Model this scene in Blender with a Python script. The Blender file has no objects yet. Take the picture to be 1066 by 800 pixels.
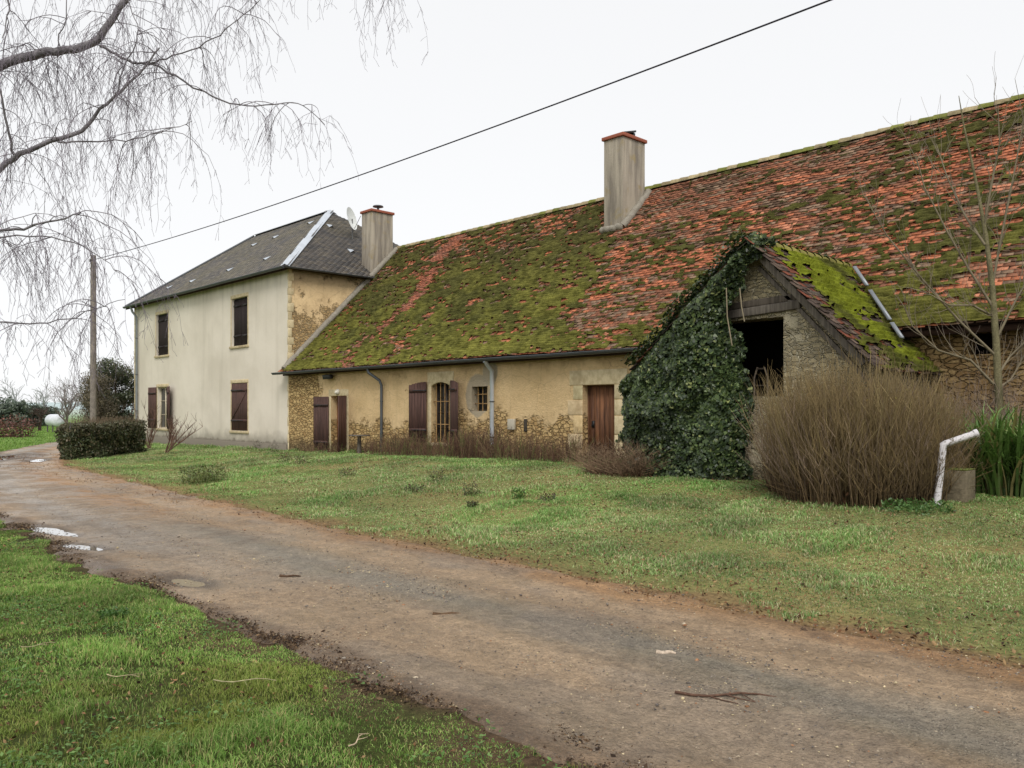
import bpy, math, random
import numpy as np
from mathutils import Vector, Matrix

random.seed(7); R = np.random.default_rng(7)
S = bpy.context.scene
C = S.collection
EYE = 1.6; F = 862.0; CS, SN = 0.723, 0.691      # world: X along the facade (right), Y into the buildings

# ------------------------------------------------------------------ helpers
def W(px, py, d):
    """point at depth d that was measured at photo pixel px,py (survey helper)"""
    a = (px-533)/F*d; h = (428-py)/F*d
    return (-(a*-SN + d*CS), a*CS + d*SN, EYE+h)
def FX(px, Y):
    """x position on a plane parallel to the facade at distance Y"""
    k = (px-533)/F; d = Y/(CS*k+SN)
    return -(d*(-SN*k+CS))
def FZ(px, py, Y):
    k = (px-533)/F; d = Y/(CS*k+SN)
    return EYE + (428-py)/F*d
def lin(r, g, b, k=1.0):
    f = lambda c: (c/255/12.92 if c/255 <= 0.04045 else ((c/255+0.055)/1.055)**2.4)*k
    return (f(r), f(g), f(b))
def smooth(x, a, b):
    t = np.clip((np.asarray(x, float)-a)/(b-a), 0, 1); return t*t*(3-2*t)
def _h(ix, iy, s):
    n = (ix.astype(np.int64)*374761393 + iy.astype(np.int64)*668265263 + s*1442695041) & 0xffffffff
    n = ((n ^ (n >> 13))*1274126177) & 0xffffffff
    n = n ^ (n >> 16)
    return (n & 0xffffff)/float(0xffffff)
def vnoise(x, y, s=0):
    x = np.asarray(x, float); y = np.asarray(y, float)
    x, y = np.broadcast_arrays(x, y)
    ix = np.floor(x); iy = np.floor(y); fx = x-ix; fy = y-iy
    fx = fx*fx*(3-2*fx); fy = fy*fy*(3-2*fy)
    a = _h(ix, iy, s); b = _h(ix+1, iy, s); c = _h(ix, iy+1, s); d = _h(ix+1, iy+1, s)
    return (a*(1-fx)+b*fx)*(1-fy)+(c*(1-fx)+d*fx)*fy
def fbm(x, y, s=0, o=4):
    t = 0; a = 1; n = 0
    x = np.asarray(x, float); y = np.asarray(y, float)
    for i in range(o):
        t = t + a*vnoise(x*2**i+17.3*i, y*2**i+9.1*i, s+i); n += a; a *= .5
    return t/n

def tag(o, label=None, cat=None, group=None, kind=None):
    if label: o['label'] = label
    if cat: o['category'] = cat
    if group: o['group'] = group
    if kind: o['kind'] = kind
    return o
def thing(name, loc, label, cat, group=None):
    o = bpy.data.objects.new(name, None); C.objects.link(o); o.location = loc
    o.empty_display_size = .2
    return tag(o, label, cat, group)
def wloc(o):
    v = Vector((0, 0, 0))
    while o is not None:
        v += o.location; o = o.parent
    return v
def npmesh(name, verts, faces, mat, parent=None, col=None, smoothf=False, loc=None):
    """verts (n,3) in world coordinates; faces: list of int arrays (m,3)/(m,4)"""
    verts = np.asarray(verts, np.float64).reshape(-1, 3)
    base = np.zeros(3)
    if parent is not None: base = np.array(wloc(parent))
    if loc is not None and parent is None: base = np.array(loc, float)
    me = bpy.data.meshes.new(name)
    me.vertices.add(len(verts)); me.vertices.foreach_set('co', (verts-base).ravel())
    fl = [np.asarray(f, np.int64) for f in faces if len(f)]
    tot = np.concatenate([np.full(len(f), f.shape[1]) for f in fl])
    idx = np.concatenate([f.ravel() for f in fl])
    st = np.concatenate([[0], np.cumsum(tot)[:-1]])
    me.loops.add(len(idx)); me.polygons.add(len(tot))
    me.polygons.foreach_set('loop_start', st.astype(np.int32))
    me.loops.foreach_set('vertex_index', idx.astype(np.int32))
    if smoothf: me.polygons.foreach_set('use_smooth', np.ones(len(tot), bool))
    if col is not None:
        col = np.asarray(col, float)
        if col.ndim == 1: col = np.tile(col, (len(verts), 1))
        a = me.color_attributes.new('Col', 'FLOAT_COLOR', 'POINT')
        c4 = np.ones((len(verts), 4)); c4[:, :3] = col
        a.data.foreach_set('color', c4.ravel())
    me.update(calc_edges=True); me.validate()
    me.materials.append(mat)
    o = bpy.data.objects.new(name, me); C.objects.link(o)
    if parent is not None: o.parent = parent
    else: o.location = base
    return o

class MB:
    def __init__(s): s.v = []; s.q = []; s.t = []; s.c = []; s.n = 0
    def add(s, v, q=None, t=None, c=(1, 1, 1)):
        v = np.asarray(v, float).reshape(-1, 3); s.v.append(v)
        if q is not None and len(q): s.q.append(np.asarray(q)+s.n)
        if t is not None and len(t): s.t.append(np.asarray(t)+s.n)
        c = np.asarray(c, float)
        s.c.append(np.tile(c, (len(v), 1)) if c.ndim == 1 else c)
        s.n += len(v)
    def box(s, x0, x1, y0, y1, z0, z1, c=(1, 1, 1)):
        v = [(x, y, z) for z in (z0, z1) for y in (y0, y1) for x in (x0, x1)]
        s.add(v, [(0, 2, 3, 1), (4, 5, 7, 6), (0, 1, 5, 4), (2, 6, 7, 3), (0, 4, 6, 2), (1, 3, 7, 5)], None, c)
    def obox(s, o, a, b, n, c=(1, 1, 1)):
        """box from corner o with edge vectors a,b,n"""
        o, a, b, n = map(lambda q: np.array(q, float), (o, a, b, n))
        v = [o, o+a, o+b, o+a+b, o+n, o+a+n, o+b+n, o+a+b+n]
        s.add(v, [(0, 2, 3, 1), (4, 5, 7, 6), (0, 1, 5, 4), (2, 6, 7, 3), (0, 4, 6, 2), (1, 3, 7, 5)], None, c)
    def quad(s, *p, c=(1, 1, 1)): s.add(p, [(0, 1, 2, 3)], None, c)
    def tri(s, *p, c=(1, 1, 1)): s.add(p, None, [(0, 1, 2)], c)
    def tube(s, pts, r, n=8, c=(1, 1, 1), cap=True):
        pts = np.asarray(pts, float); m = len(pts)
        r = np.broadcast_to(np.asarray(r, float), (m,))
        d = np.gradient(pts, axis=0); d /= (np.linalg.norm(d, axis=1, keepdims=True)+1e-9)
        up = np.tile(np.array([0.13, 0.21, 0.97]), (m, 1))
        par = np.abs((d*up).sum(1)) > .9
        up[par] = (0.97, .1, .05)
        a = np.cross(d, up); a /= np.linalg.norm(a, axis=1, keepdims=True)
        if par.any() and not par.all():      # keep frame continuous
            ref = a[0]
            for i in range(m):
                p = ref - d[i]*ref.dot(d[i]); p /= np.linalg.norm(p)+1e-9; a[i] = p; ref = p
        b = np.cross(d, a)
        th = np.arange(n)/n*2*np.pi
        v = pts[:, None, :] + r[:, None, None]*(np.cos(th)[None, :, None]*a[:, None, :]+np.sin(th)[None, :, None]*b[:, None, :])
        i = np.arange(m-1)[:, None]*n; j = np.arange(n)[None, :]; k = (j+1) % n
        q = np.stack([i+j, i+k, i+n+k, i+n+j], -1).reshape(-1, 4)
        cc = np.asarray(c, float)
        if cc.ndim == 2: cc = np.repeat(cc, n, axis=0)
        s.add(v.reshape(-1, 3), q, None, cc)
        if cap and n > 4:
            c0 = cc if cc.ndim == 1 else cc[0]; c1 = cc if cc.ndim == 1 else cc[-1]
            fan = [(n, (q_+1) % n, q_) for q_ in range(n)]
            s.add(np.vstack([v[0], pts[0]]), None, fan, c0)
            s.add(np.vstack([v[-1], pts[-1]]), None, [(n, q_, (q_+1) % n) for q_ in range(n)], c1)
    def obj(s, name, mat, parent=None, smoothf=False, bevel=0, loc=None):
        f = []
        if s.q: f.append(np.concatenate(s.q))
        if s.t: f.append(np.concatenate(s.t))
        o = npmesh(name, np.concatenate(s.v), f, mat, parent, np.concatenate(s.c), smoothf, loc)
        if bevel:
            m = o.modifiers.new('bevel', 'BEVEL'); m.width = bevel; m.segments = 2; m.limit_method = 'ANGLE'
        return o

# ------------------------------------------------------------------ materials
class N:
    def __init__(s, name, rough=.8, spec=.3):
        s.m = bpy.data.materials.new(name); s.m.use_nodes = True
        s.t = s.m.node_tree; s.b = s.t.nodes['Principled BSDF']
        s.b.inputs['Roughness'].default_value = rough
        s.b.inputs['Specular IOR Level'].default_value = spec
        s.pos = s.t.nodes.new('ShaderNodeNewGeometry').outputs['Position']
    def n(s, t): return s.t.nodes.new('ShaderNode'+t)
    def l(s, a, b): s.t.links.new(a, b)
    def put(s, i, v):
        if isinstance(v, bpy.types.NodeSocket): s.l(v, i)
        else:
            if hasattr(i, 'default_value') and hasattr(i.default_value, '__len__') and isinstance(v, tuple) and len(v) == 3 and len(i.default_value) == 4: v = (*v, 1)
            i.default_value = v
    def mul(s, v, sc):
        m = s.n('VectorMath'); m.operation = 'MULTIPLY'; s.put(m.inputs[0], v); m.inputs[1].default_value = sc; return m.outputs[0]
    def noise(s, sc=1, det=4, ro=.55, v=None, dist=0):
        n = s.n('TexNoise'); s.put(n.inputs['Vector'], v or s.pos)
        n.inputs['Scale'].default_value = sc; n.inputs['Detail'].default_value = det; n.inputs['Roughness'].default_value = ro
        n.inputs['Distortion'].default_value = dist
        return n.outputs['Fac']
    def vor(s, sc, v=None, feat='F1', out='Distance', rnd=1):
        n = s.n('TexVoronoi'); n.feature = feat; s.put(n.inputs['Vector'], v or s.pos); n.inputs['Scale'].default_value = sc
        n.inputs['Randomness'].default_value = rnd
        return n.outputs[out]
    def math(s, op, a, b=0.0, cl=False):
        n = s.n('Math'); n.operation = op; n.use_clamp = cl; s.put(n.inputs[0], a); s.put(n.inputs[1], b); return n.outputs[0]
    def rng(s, v, a, b, c=0., d=1., sm=True):
        n = s.n('MapRange'); n.interpolation_type = 'SMOOTHSTEP' if sm else 'LINEAR'
        s.put(n.inputs[0], v)
        for i, q in enumerate((a, b, c, d)): n.inputs[i+1].default_value = q
        return n.outputs[0]
    def mix(s, f, a, b, mode='MIX'):
        n = s.n('Mix'); n.data_type = 'RGBA'; n.blend_type = mode
        s.put(n.inputs[0], f); s.put(n.inputs[6], a); s.put(n.inputs[7], b); return n.outputs[2]
    def sep(s, v=None):
        n = s.n('SeparateXYZ'); s.put(n.inputs[0], v or s.pos); return n.outputs
    def attr(s):
        n = s.n('Attribute'); n.attribute_name = 'Col'; return n.outputs['Color']
    def bump(s, h, st=.5, d=.02):
        n = s.n('Bump'); n.inputs['Strength'].default_value = st; n.inputs['Distance'].default_value = d
        s.put(n.inputs['Height'], h); s.l(n.outputs[0], s.b.inputs['Normal'])
    def col(s, c): s.put(s.b.inputs['Base Color'], c); return s
def scale(n, v, k):
    return n.mix(1.0, v, (k, k, k), 'MULTIPLY')

def vmat(name, rough=.85, spec=.2, nsc=30, amt=.35, bump=.3, bd=.01, sss=0):
    n = N(name, rough, spec); f = n.noise(nsc, 4, .6); g = n.noise(nsc*.13, 3)
    f2 = n.rng(f, .25, .75, 1-amt, 1+amt, False); g2 = n.rng(g, .3, .7, 1-amt*.6, 1+amt*.6, False)
    k = n.math('MULTIPLY', f2, g2)
    cc = n.n('CombineColor')
    for i in range(3): n.l(k, cc.inputs[i])
    n.col(n.mix(1.0, n.attr(), cc.outputs[0], 'MULTIPLY'))
    if bump: n.bump(f, bump, bd)
    return n.m
def leafmat(name, rough=.5, spec=.4, trans=.25):
    n = N(name, rough, spec); f = n.noise(3, 3)
    c = n.mix(n.rng(f, .3, .7, 0, .45, False), n.attr(), n.mix(1.0, n.attr(), (.55, .6, .5), 'MULTIPLY'))
    n.col(c)
    if trans:
        tr = n.n('BsdfTranslucent'); n.l(c, tr.inputs[0]); mx = n.n('MixShader'); mx.inputs[0].default_value = trans
        out = n.t.nodes['Material Output']; n.l(n.b.outputs[0], mx.inputs[1]); n.l(tr.outputs[0], mx.inputs[2]); n.l(mx.outputs[0], out.inputs[0])
    return n.m

M = {}
M['vcol'] = vmat('painted')
M['tile'] = vmat('tile', .85, .25, 22, .4, .5, .006)
M['slate'] = vmat('slate', .55, .45, 9, .25, .3, .004)
M['wood'] = None
def woodmat(name, c1, c2, rough=.75):
    n = N(name, rough, .25)
    v = n.mul(n.pos, (28, 28, 1.6)); f = n.noise(1, 5, .6, v); g = n.noise(1.3, 3)
    c = n.mix(n.rng(f, .3, .7), c1, c2); c = n.mix(n.rng(g, .45, .75, 0, .5), c, tuple(q*.55 for q in c1))
    n.col(n.mix(1.0, c, n.attr(), 'MULTIPLY')); n.bump(f, .35, .006); return n.m
M['shutter'] = woodmat('brown_shutter_wood', lin(96, 70, 62), lin(64, 46, 42)); M['dark_shutter'] = woodmat('gloom_shutter_wood', lin(52, 40, 38), lin(34, 26, 26))  # second wood painted near-black for the gloom of the upper window openings
M['door'] = woodmat('old_door_wood', lin(142, 98, 68), lin(84, 58, 46))
M['orange_door'] = woodmat('varnished_wood', lin(150, 92, 48), lin(110, 66, 36))
M['grey_wood'] = woodmat('weathered_wood', lin(120, 112, 102), lin(78, 72, 66), .9)
def zincmat(name, c, rough=.45):
    n = N(name, rough, .5); f = n.noise(2.5, 4); n.col(n.mix(f, c, tuple(q*.55 for q in c))); n.b.inputs['Metallic'].default_value = .35
    n.bump(n.noise(14, 3), .15, .004); return n.m
M['zinc'] = zincmat('zinc', lin(150, 155, 160)); M['zinc_dark'] = zincmat('dark_zinc', lin(88, 92, 96)); M['white_zinc'] = zincmat('pale_zinc', lin(215, 222, 230), .4)
M['black'] = N('dark_metal', .5, .4).col(lin(32, 32, 34)).m
M['bark'] = vmat('bark', .9, .15, 40, .45, .6, .01)
M['twig'] = vmat('twig', .8, .2, 20, .2, 0)
M['grass'] = leafmat('grass_blade', .55, .3, .3)
M['dry'] = leafmat('dry_plant', .8, .15, .15)
M['leaf'] = leafmat('leaf', .42, .4, .2)
M['ivyleaf'] = leafmat('ivy_leaf', .4, .35, .1)
def glass(name='window_glass'):
    n = N(name, .06, .6); n.col(lin(30, 34, 38)); return n.m
M['glass'] = glass()
M['white'] = vmat('white_plastic', .5, .4, 12, .12, .1, .002)
n = N('pale_stone', .9, .15); f = n.noise(7, 6, .65); g = n.noise(1.6, 3)
c = n.mix(n.rng(f, .3, .72), lin(218, 202, 166), lin(188, 170, 134)); c = n.mix(n.rng(g, .5, .75, 0, .6), c, lin(140, 118, 88))
n.col(n.mix(1.0, c, n.attr(), 'MULTIPLY')); n.bump(n.noise(25, 5), .45, .01); M['stone'] = n.m

# house render: pale grey cream with rain streaks
n = N('pale_render', .92, .12); X, Y, Z = n.sep()
st = n.noise(1, 5, .6, n.mul(n.pos, (1.7, 1.7, .12))); bl = n.noise(.45, 4, .6); fi = n.noise(9, 4, .6)
c = n.mix(n.rng(bl, .3, .72), lin(224, 215, 200), lin(205, 196, 180))
c = n.mix(n.rng(st, .52, .78, 0, .38), c, lin(170, 161, 144))
c = n.mix(n.rng(fi, .4, .8, 0, .25), c, lin(216, 204, 180))
lo = n.math('ADD', Z, n.math('MULTIPLY', n.noise(1.4, 4), -.9))
c = n.mix(n.rng(lo, -.05, .45, 1, 0), c, lin(168, 160, 146))
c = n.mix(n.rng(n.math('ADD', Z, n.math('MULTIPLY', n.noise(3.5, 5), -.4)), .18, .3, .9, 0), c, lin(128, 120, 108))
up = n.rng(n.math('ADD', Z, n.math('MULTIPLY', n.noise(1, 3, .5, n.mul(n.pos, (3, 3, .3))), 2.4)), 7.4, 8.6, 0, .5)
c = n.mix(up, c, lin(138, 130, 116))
# streaks below the window sills
sx = None
for wx in (-11.0, -16.6):
    pass
n.col(c); n.bump(n.math('ADD', fi, n.math('MULTIPLY', n.noise(55, 3), .5)), .4, .012); M['render'] = n.m

# ochre render over rubble stone
def rubble(name, plaster, plaster2, stone_a, stone_b, joint, mode):
    n = N(name, .93, .1); X, Y, Z = n.sep()
    wob = n.n('VectorMath'); wob.operation = 'ADD'
    nz = n.n('TexNoise'); nz.inputs['Scale'].default_value = 3.2; nz.inputs['Detail'].default_value = 5; n.l(n.pos, nz.inputs['Vector'])
    sub = n.n('VectorMath'); sub.operation = 'MULTIPLY_ADD'; n.l(nz.outputs['Color'], sub.inputs[0]); sub.inputs[1].default_value = (.3, .3, .14); n.l(n.pos, sub.inputs[2])
    v = n.mul(sub.outputs[0], (1, 1, 2.3))
    vsc = 5.2 if mode == 'long' else 6.4; ed = n.vor(vsc, v, 'DISTANCE_TO_EDGE'); cid = n.vor(vsc, v, 'F1', 'Color')
    cx = n.sep(cid)[0]
    sc = n.mix(cx, stone_a, stone_b)
    sc = n.mix(n.rng(n.noise(14, 5, .65), .35, .75, 0, .6), sc, tuple(q*.6 for q in stone_b))
    jt = n.rng(n.math('ADD', ed, n.math('MULTIPLY', n.noise(18, 4), .09)), .05, .15, 1, 0)
    sc = n.mix(jt, sc, joint)
    big = n.noise(.55, 5, .62); fi = n.noise(6, 5, .6)
    pl = n.mix(n.rng(big, .32, .7), plaster, plaster2)
    pl = n.mix(n.rng(fi, .45, .8, 0, .5), pl, tuple(q*.72 for q in plaster2))
    pl = n.mix(n.rng(n.noise(1, 4, .6, n.mul(n.pos, (1.6, 1.6, .2))), .5, .75, 0, .55), pl, tuple(q*.62 for q in plaster2))
    if mode in ('long', 'side'):
        ghost = n.rng(n.noise(.8, 5, .65), .42, .62, 0, .5); pl = n.mix(ghost, pl, n.mix(.5, pl, sc))
        pl = n.mix(n.rng(n.noise(1.7, 6, .7), .56, .66, 0, .45), pl, tuple(q*.62 for q in plaster2))
        pl = n.mix(n.rng(n.vor(.9, sub.outputs[0], 'DISTANCE_TO_EDGE'), .0, .012, .35, 0), pl, tuple(q*.4 for q in plaster2))
    m = n.noise(1.15, 6, .68)
    if mode == 'long':
        t = n.math('ADD', n.math('MULTIPLY', n.rng(Z, .55, 1.9, 1, 0), .36), n.math('MULTIPLY', n.rng(X, -26.2, -24.6, 1, 0), .42))
        t = n.math('ADD', t, n.math('MULTIPLY', n.rng(X, -6.5, -5.5, 0, 1), .3))
        t = n.math('ADD', t, n.math('MULTIPLY', n.math('MULTIPLY', n.rng(X, -15.8, -14.5, 0, 1), n.rng(Z, 1.2, 2.1, 1, 0)), .14))
        mask = n.rng(n.math('ADD', n.math('ADD', m, t), n.math('MULTIPLY', n.noise(9, 4), .14)), .71, .80)
    elif mode == 'side':
        mask = n.rng(n.math('ADD', m, n.math('MULTIPLY', n.rng(Z, 3.5, 6.6, .22, 0), 1.)), .56, .64)
    else:
        mask = n.rng(m, .36, .46)
    c = n.mix(mask, pl, sc)
    if mode == 'long': c = n.mix(n.rng(X, -6.5, -5.5, 0, .8), c, n.mix(1.0, c, (.52, .5, .5), 'MULTIPLY'))
    # darker band just under the eaves and at the foot
    if mode == 'long':
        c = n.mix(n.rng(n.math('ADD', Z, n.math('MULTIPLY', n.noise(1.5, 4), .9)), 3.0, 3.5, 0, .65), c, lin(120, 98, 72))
        # grey cement patches round the little window and the pipe
        for (ax, az, rr) in ((FX(497, 15), FZ(497, 412, 15), .56), (FX(510, 15), FZ(511, 388, 15), .36)):
            dx = n.math('SUBTRACT', X, ax); dz = n.math('SUBTRACT', Z, az)
            dd = n.math('SQRT', n.math('ADD', n.math('MULTIPLY', dx, dx), n.math('MULTIPLY', n.math('MULTIPLY', dz, dz), .7)))
            dd = n.math('ADD', dd, n.math('MULTIPLY', n.noise(5, 3), .12))
            c = n.mix(n.rng(dd, rr-.04, rr+.03, .85, 0), c, lin(160, 150, 132))
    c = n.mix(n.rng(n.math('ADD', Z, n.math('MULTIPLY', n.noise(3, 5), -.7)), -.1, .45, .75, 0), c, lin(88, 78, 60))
    n.col(c)
    h = n.math('ADD', n.math('MULTIPLY', n.math('MULTIPLY', jt, mask), -1.0), n.math('MULTIPLY', mask, -.35))
    h = n.math('ADD', h, n.math('MULTIPLY', n.noise(22, 5, .65), .45))
    n.bump(h, 1.0, .06)
    return n.m
M['long'] = rubble('ochre_render', lin(222, 194, 150), lin(204, 176, 132), lin(220, 190, 136), lin(176, 144, 98), lin(150, 124, 86), 'long')
M['side'] = rubble('side_render', lin(206, 180, 138), lin(186, 160, 122), lin(184, 154, 108), lin(140, 116, 84), lin(190, 168, 130), 'side')
M['annex'] = rubble('grey_rubble', lin(190, 180, 154), lin(170, 160, 136), lin(190, 176, 142), lin(132, 122, 100), lin(196, 186, 160), 'annex')
n = N('chimney_render', .92, .1)
st = n.noise(1, 5, .6, n.mul(n.pos, (5, 5, .5)))
c = n.mix(n.rng(st, .35, .7), lin(168, 158, 142), lin(122, 114, 104)); c = n.mix(n.rng(n.noise(3, 5), .55, .75, 0, .8), c, lin(146, 130, 96))
n.col(n.mix(1.0, c, n.attr(), 'MULTIPLY')); n.bump(n.noise(30, 4), .4, .01); M['chimney'] = n.m
n = N('mortar', .95, .1); n.col(n.mix(n.noise(8, 5), lin(164, 158, 146), lin(110, 102, 90))); n.bump(n.noise(25, 5), .8, .02); M['mortar'] = n.m
n = N('brick_cap', .9, .15); n.col(n.mix(n.noise(9, 4), lin(172, 100, 78), lin(124, 78, 66))); n.bump(n.noise(30, 4), .4, .01); M['cap'] = n.m
n = N('dark_inside', .95, .05); n.col(lin(26, 23, 20)); M['dark'] = n.m  # near-black colour painting the gloom of closed interiors
n = N('underside_boards', .95, .05); n.col(n.mix(n.noise(6, 4), lin(70, 52, 42), lin(40, 32, 28))); M['under'] = n.m
# moss
n = N('moss', .95, .05); f = n.noise(30, 5, .7)
n.col(n.mix(n.rng(f, .3, .72), n.mix(1.0, n.attr(), (.45, .5, .4), 'MULTIPLY'), n.attr())); n.bump(f, .9, .03); M['moss'] = n.m

# ground and road
n = N('ground_soil', .95, .08); f = n.noise(18, 6, .7); g = n.noise(90, 3, .6)
c = n.mix(1.0, n.attr(), n.mix(n.rng(f, .3, .7), (.6, .6, .6), (1.35, 1.3, 1.25)), 'MULTIPLY')
c = n.mix(n.rng(g, .62, .75, 0, .5), c, lin(150, 132, 96))
n.col(c); n.bump(n.math('ADD', f, n.math('MULTIPLY', g, .4)), .9, .04); M['ground'] = n.m
n = N('dirt_road', .8, .3); f = n.noise(60, 5, .7); g = n.noise(5, 5, .65); big = n.noise(.9, 5, .6, n.mul(n.pos, (.35, 1.6, 1)))
vd = n.vor(62, None, 'F1'); vc = n.sep(n.vor(62, None, 'F1', 'Color'))[0]; vc2 = n.sep(n.vor(62, None, 'F1', 'Color'))[1]
c = n.mix(1.0, n.attr(), n.mix(n.rng(f, .3, .7), (.76, .75, .74), (1.2, 1.19, 1.17)), 'MULTIPLY')
c = n.mix(1.0, c, n.mix(n.rng(g, .3, .7), (.84, .84, .85), (1.14, 1.12, 1.1)), 'MULTIPLY')
c = n.mix(1.0, c, n.mix(n.rng(big, .3, .7), (.84, .83, .82), (1.12, 1.12, 1.12)), 'MULTIPLY')
mid = n.noise(17, 5, .72)
c = n.mix(1.0, c, n.mix(n.rng(mid, .32, .68), (.78, .77, .76), (1.16, 1.15, 1.14)), 'MULTIPLY')
spk = n.rng(n.noise(33, 2, .5), .68, .72, 0, .75); c = n.mix(spk, c, lin(84, 70, 58))
al = n.n('Attribute'); al.attribute_name = 'Gr'                  # gravelliness
peb = n.math('MULTIPLY', n.rng(vd, .3, .5, 1, 0), n.math('MULTIPLY', n.rng(vc, .45, .55), n.math('MAXIMUM', al.outputs['Fac'], .22)))
c = n.mix(n.math('MULTIPLY', peb, .8), c, n.mix(vc2, lin(96, 90, 84), lin(196, 184, 164)))
n.col(c)
n.put(n.b.inputs['Roughness'], n.rng(n.noise(1.3, 4, .6), .4, .62, .3, .72))
n.bump(n.math('ADD', n.math('ADD', f, n.math('MULTIPLY', g, 1.5)), n.math('ADD', n.math('MULTIPLY', peb, 1.6), n.math('MULTIPLY', mid, 1.6))), .9, .028); M['road'] = n.m
n = N('puddle_water', .03, .5); n.col(lin(104, 96, 84)); n.b.inputs['Coat Weight'].default_value = 1; n.b.inputs['Coat Roughness'].default_value = .01
n.b.inputs['IOR'].default_value = 1.6; n.bump(n.noise(5, 2), .05, .003); M['water'] = n.m
n = N('muddy_water', .12, .4); n.col(n.mix(n.noise(4, 3), lin(140, 122, 92), lin(112, 98, 78))); M['mud'] = n.m

# ------------------------------------------------------------------ terrain
RL_u = [-40, -15, 10, 14, 20, 27, 33, 37, 46, 60, 90]; RL_y = [2.78, 2.8, 2.84, 3.04, 3.55, 4.85, 6.5, 7.9, 12.0, 20, 44]
RR_u = [-40, -15, 4, 8, 10.5, 17, 26, 29.5, 36, 46, 60, 90]; RR_y = [5.75, 5.8, 5.82, 5.9, 6.0, 6.4, 7.1, 7.9, 9.9, 14.4, 23.5, 49]
_u = np.arange(-40, 90, .25)
def _sm(a):
    k = np.hanning(13); k /= k.sum(); p = np.pad(a, 6, mode='edge'); p[:6] = a[0]; p[-6:] = a[-1]; return np.convolve(p, k, 'valid')
_L = _sm(np.interp(_u, RL_u, RL_y)); _Rr = _sm(np.interp(_u, RR_u, RR_y))
def rl(u): return np.interp(u, _u, _L)
def rr(u): return np.interp(u, _u, _Rr)
def gbase(X, Y):
    u = -X
    zf = np.interp(u, [-12, 12, 17, 27.5, 43, 50], [.42, .42, .38, .13, 0, 0])
    z = zf*smooth(Y, rr(u)+.2, 12.8)
    z = z + .10*smooth(rl(u)-Y, .1, 3.5)
    r = np.hypot(X, Y)
    return z + smooth(r, 90, 500)*2.2
def ground_z(X, Y):
    X = np.asarray(X, float); Y = np.asarray(Y, float); u = -X
    wob = (fbm(X*1.7, Y*1.7, 5)-.5)*.35
    inside = np.minimum(Y-rl(u)+wob, rr(u)-Y+wob)
    rm = smooth(inside, -.12, .2)
    off = 1-rm
    return gbase(X, Y) + off*((fbm(X*.9, Y*.9, 1)-.5)*.09+(fbm(X*5, Y*5, 2, 3)-.5)*.035) - .05*rm
def axis(lo, hi, step, far):
    a = list(np.arange(lo, hi+1e-6, step)); s = step
    x = hi
    while x < far: s *= 1.18; x += s; a.append(x)
    x = lo; s = step; b = []
    while x > -far: s *= 1.18; x -= s; b.append(x)
    return np.array(b[::-1]+a)
gx = axis(-46, 5, .11, 1500); gy = axis(-2, 15.2, .11, 1500)
GX, GY = np.meshgrid(gx, gy, indexing='xy')
GZ = ground_z(GX, GY)
u = -GX; de = np.maximum(rl(u)-GY, GY-rr(u))      # distance outside of the road
fgc = np.array(lin(66, 74, 38)); vg = np.array(lin(122, 124, 78)); dirt = np.array(lin(134, 110, 82)); far = np.array(lin(112, 142, 72)); dk = np.array(lin(92, 76, 60))
side = (GY > rl(u)+.5).astype(float)[..., None]
col = fgc*(1-side)+vg*side
pn = fbm(GX*.55, GY*.55, 21)[..., None]; pn2 = fbm(GX*2.4, GY*2.4, 23)[..., None]
col = col*(.7+.6*pn2)
straw = np.array(lin(150, 136, 92)); col = col + (straw-col)*side*smooth(pn, .45, .7)*.6
k = smooth(de+(fbm(GX*2, GY*2, 9)-.5)*.8, .0, .55)[..., None]
edge = dirt*side+dk*(1-side)
col = edge*(1-k)+col*k
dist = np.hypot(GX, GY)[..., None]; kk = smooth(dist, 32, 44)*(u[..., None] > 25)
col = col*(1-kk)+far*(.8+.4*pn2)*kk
haze = np.array(lin(168, 182, 172)); kk = smooth(dist, 90, 320); col = col*(1-kk)+haze*kk  # distance haze mixed into the ground colour
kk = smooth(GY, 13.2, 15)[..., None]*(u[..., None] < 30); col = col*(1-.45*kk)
ny, nx = GX.shape
ii = (np.arange(ny-1)[:, None]*nx+np.arange(nx-1)[None, :]).ravel()
q = np.stack([ii, ii+1, ii+nx+1, ii+nx], 1)
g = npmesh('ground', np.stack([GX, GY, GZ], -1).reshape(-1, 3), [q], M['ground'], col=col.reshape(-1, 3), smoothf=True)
tag(g, kind='structure')

# road strip
us = np.arange(-14, 62, .07); vs = np.linspace(-.07, 1.07, 64)
U, V = np.meshgrid(us, vs, indexing='ij')
L = rl(U); Rr = rr(U); RX = -U; RY = L+(Rr-L)*V
edge_d = np.minimum(V, 1-V)*(Rr-L)
rut = np.exp(-((V-.24)/.11)**2)+np.exp(-((V-.76)/.1)**2)
rz = gbase(RX, RY)+.018-.022*rut+(fbm(RX*1.2, RY*2.2, 31)-.5)*.03+(fbm(RX*9, RY*9, 33, 3)-.5)*.012
rz = rz-.06*smooth(-edge_d+(fbm(RX*2.5, RY*2.5, 35)-.5)*.45, -.02, .2)
PUD = [(46, 551, .62, .20, .1), (84, 569, .5, .13, .25), (192, 605, .45, .17, .15), (8, 476, 2.6, .9, -.45), (38, 479, 1.2, .4, -.35), (70, 556, .3, .1, .2)]
pgs = np.zeros(U.shape); pc = []
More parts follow.
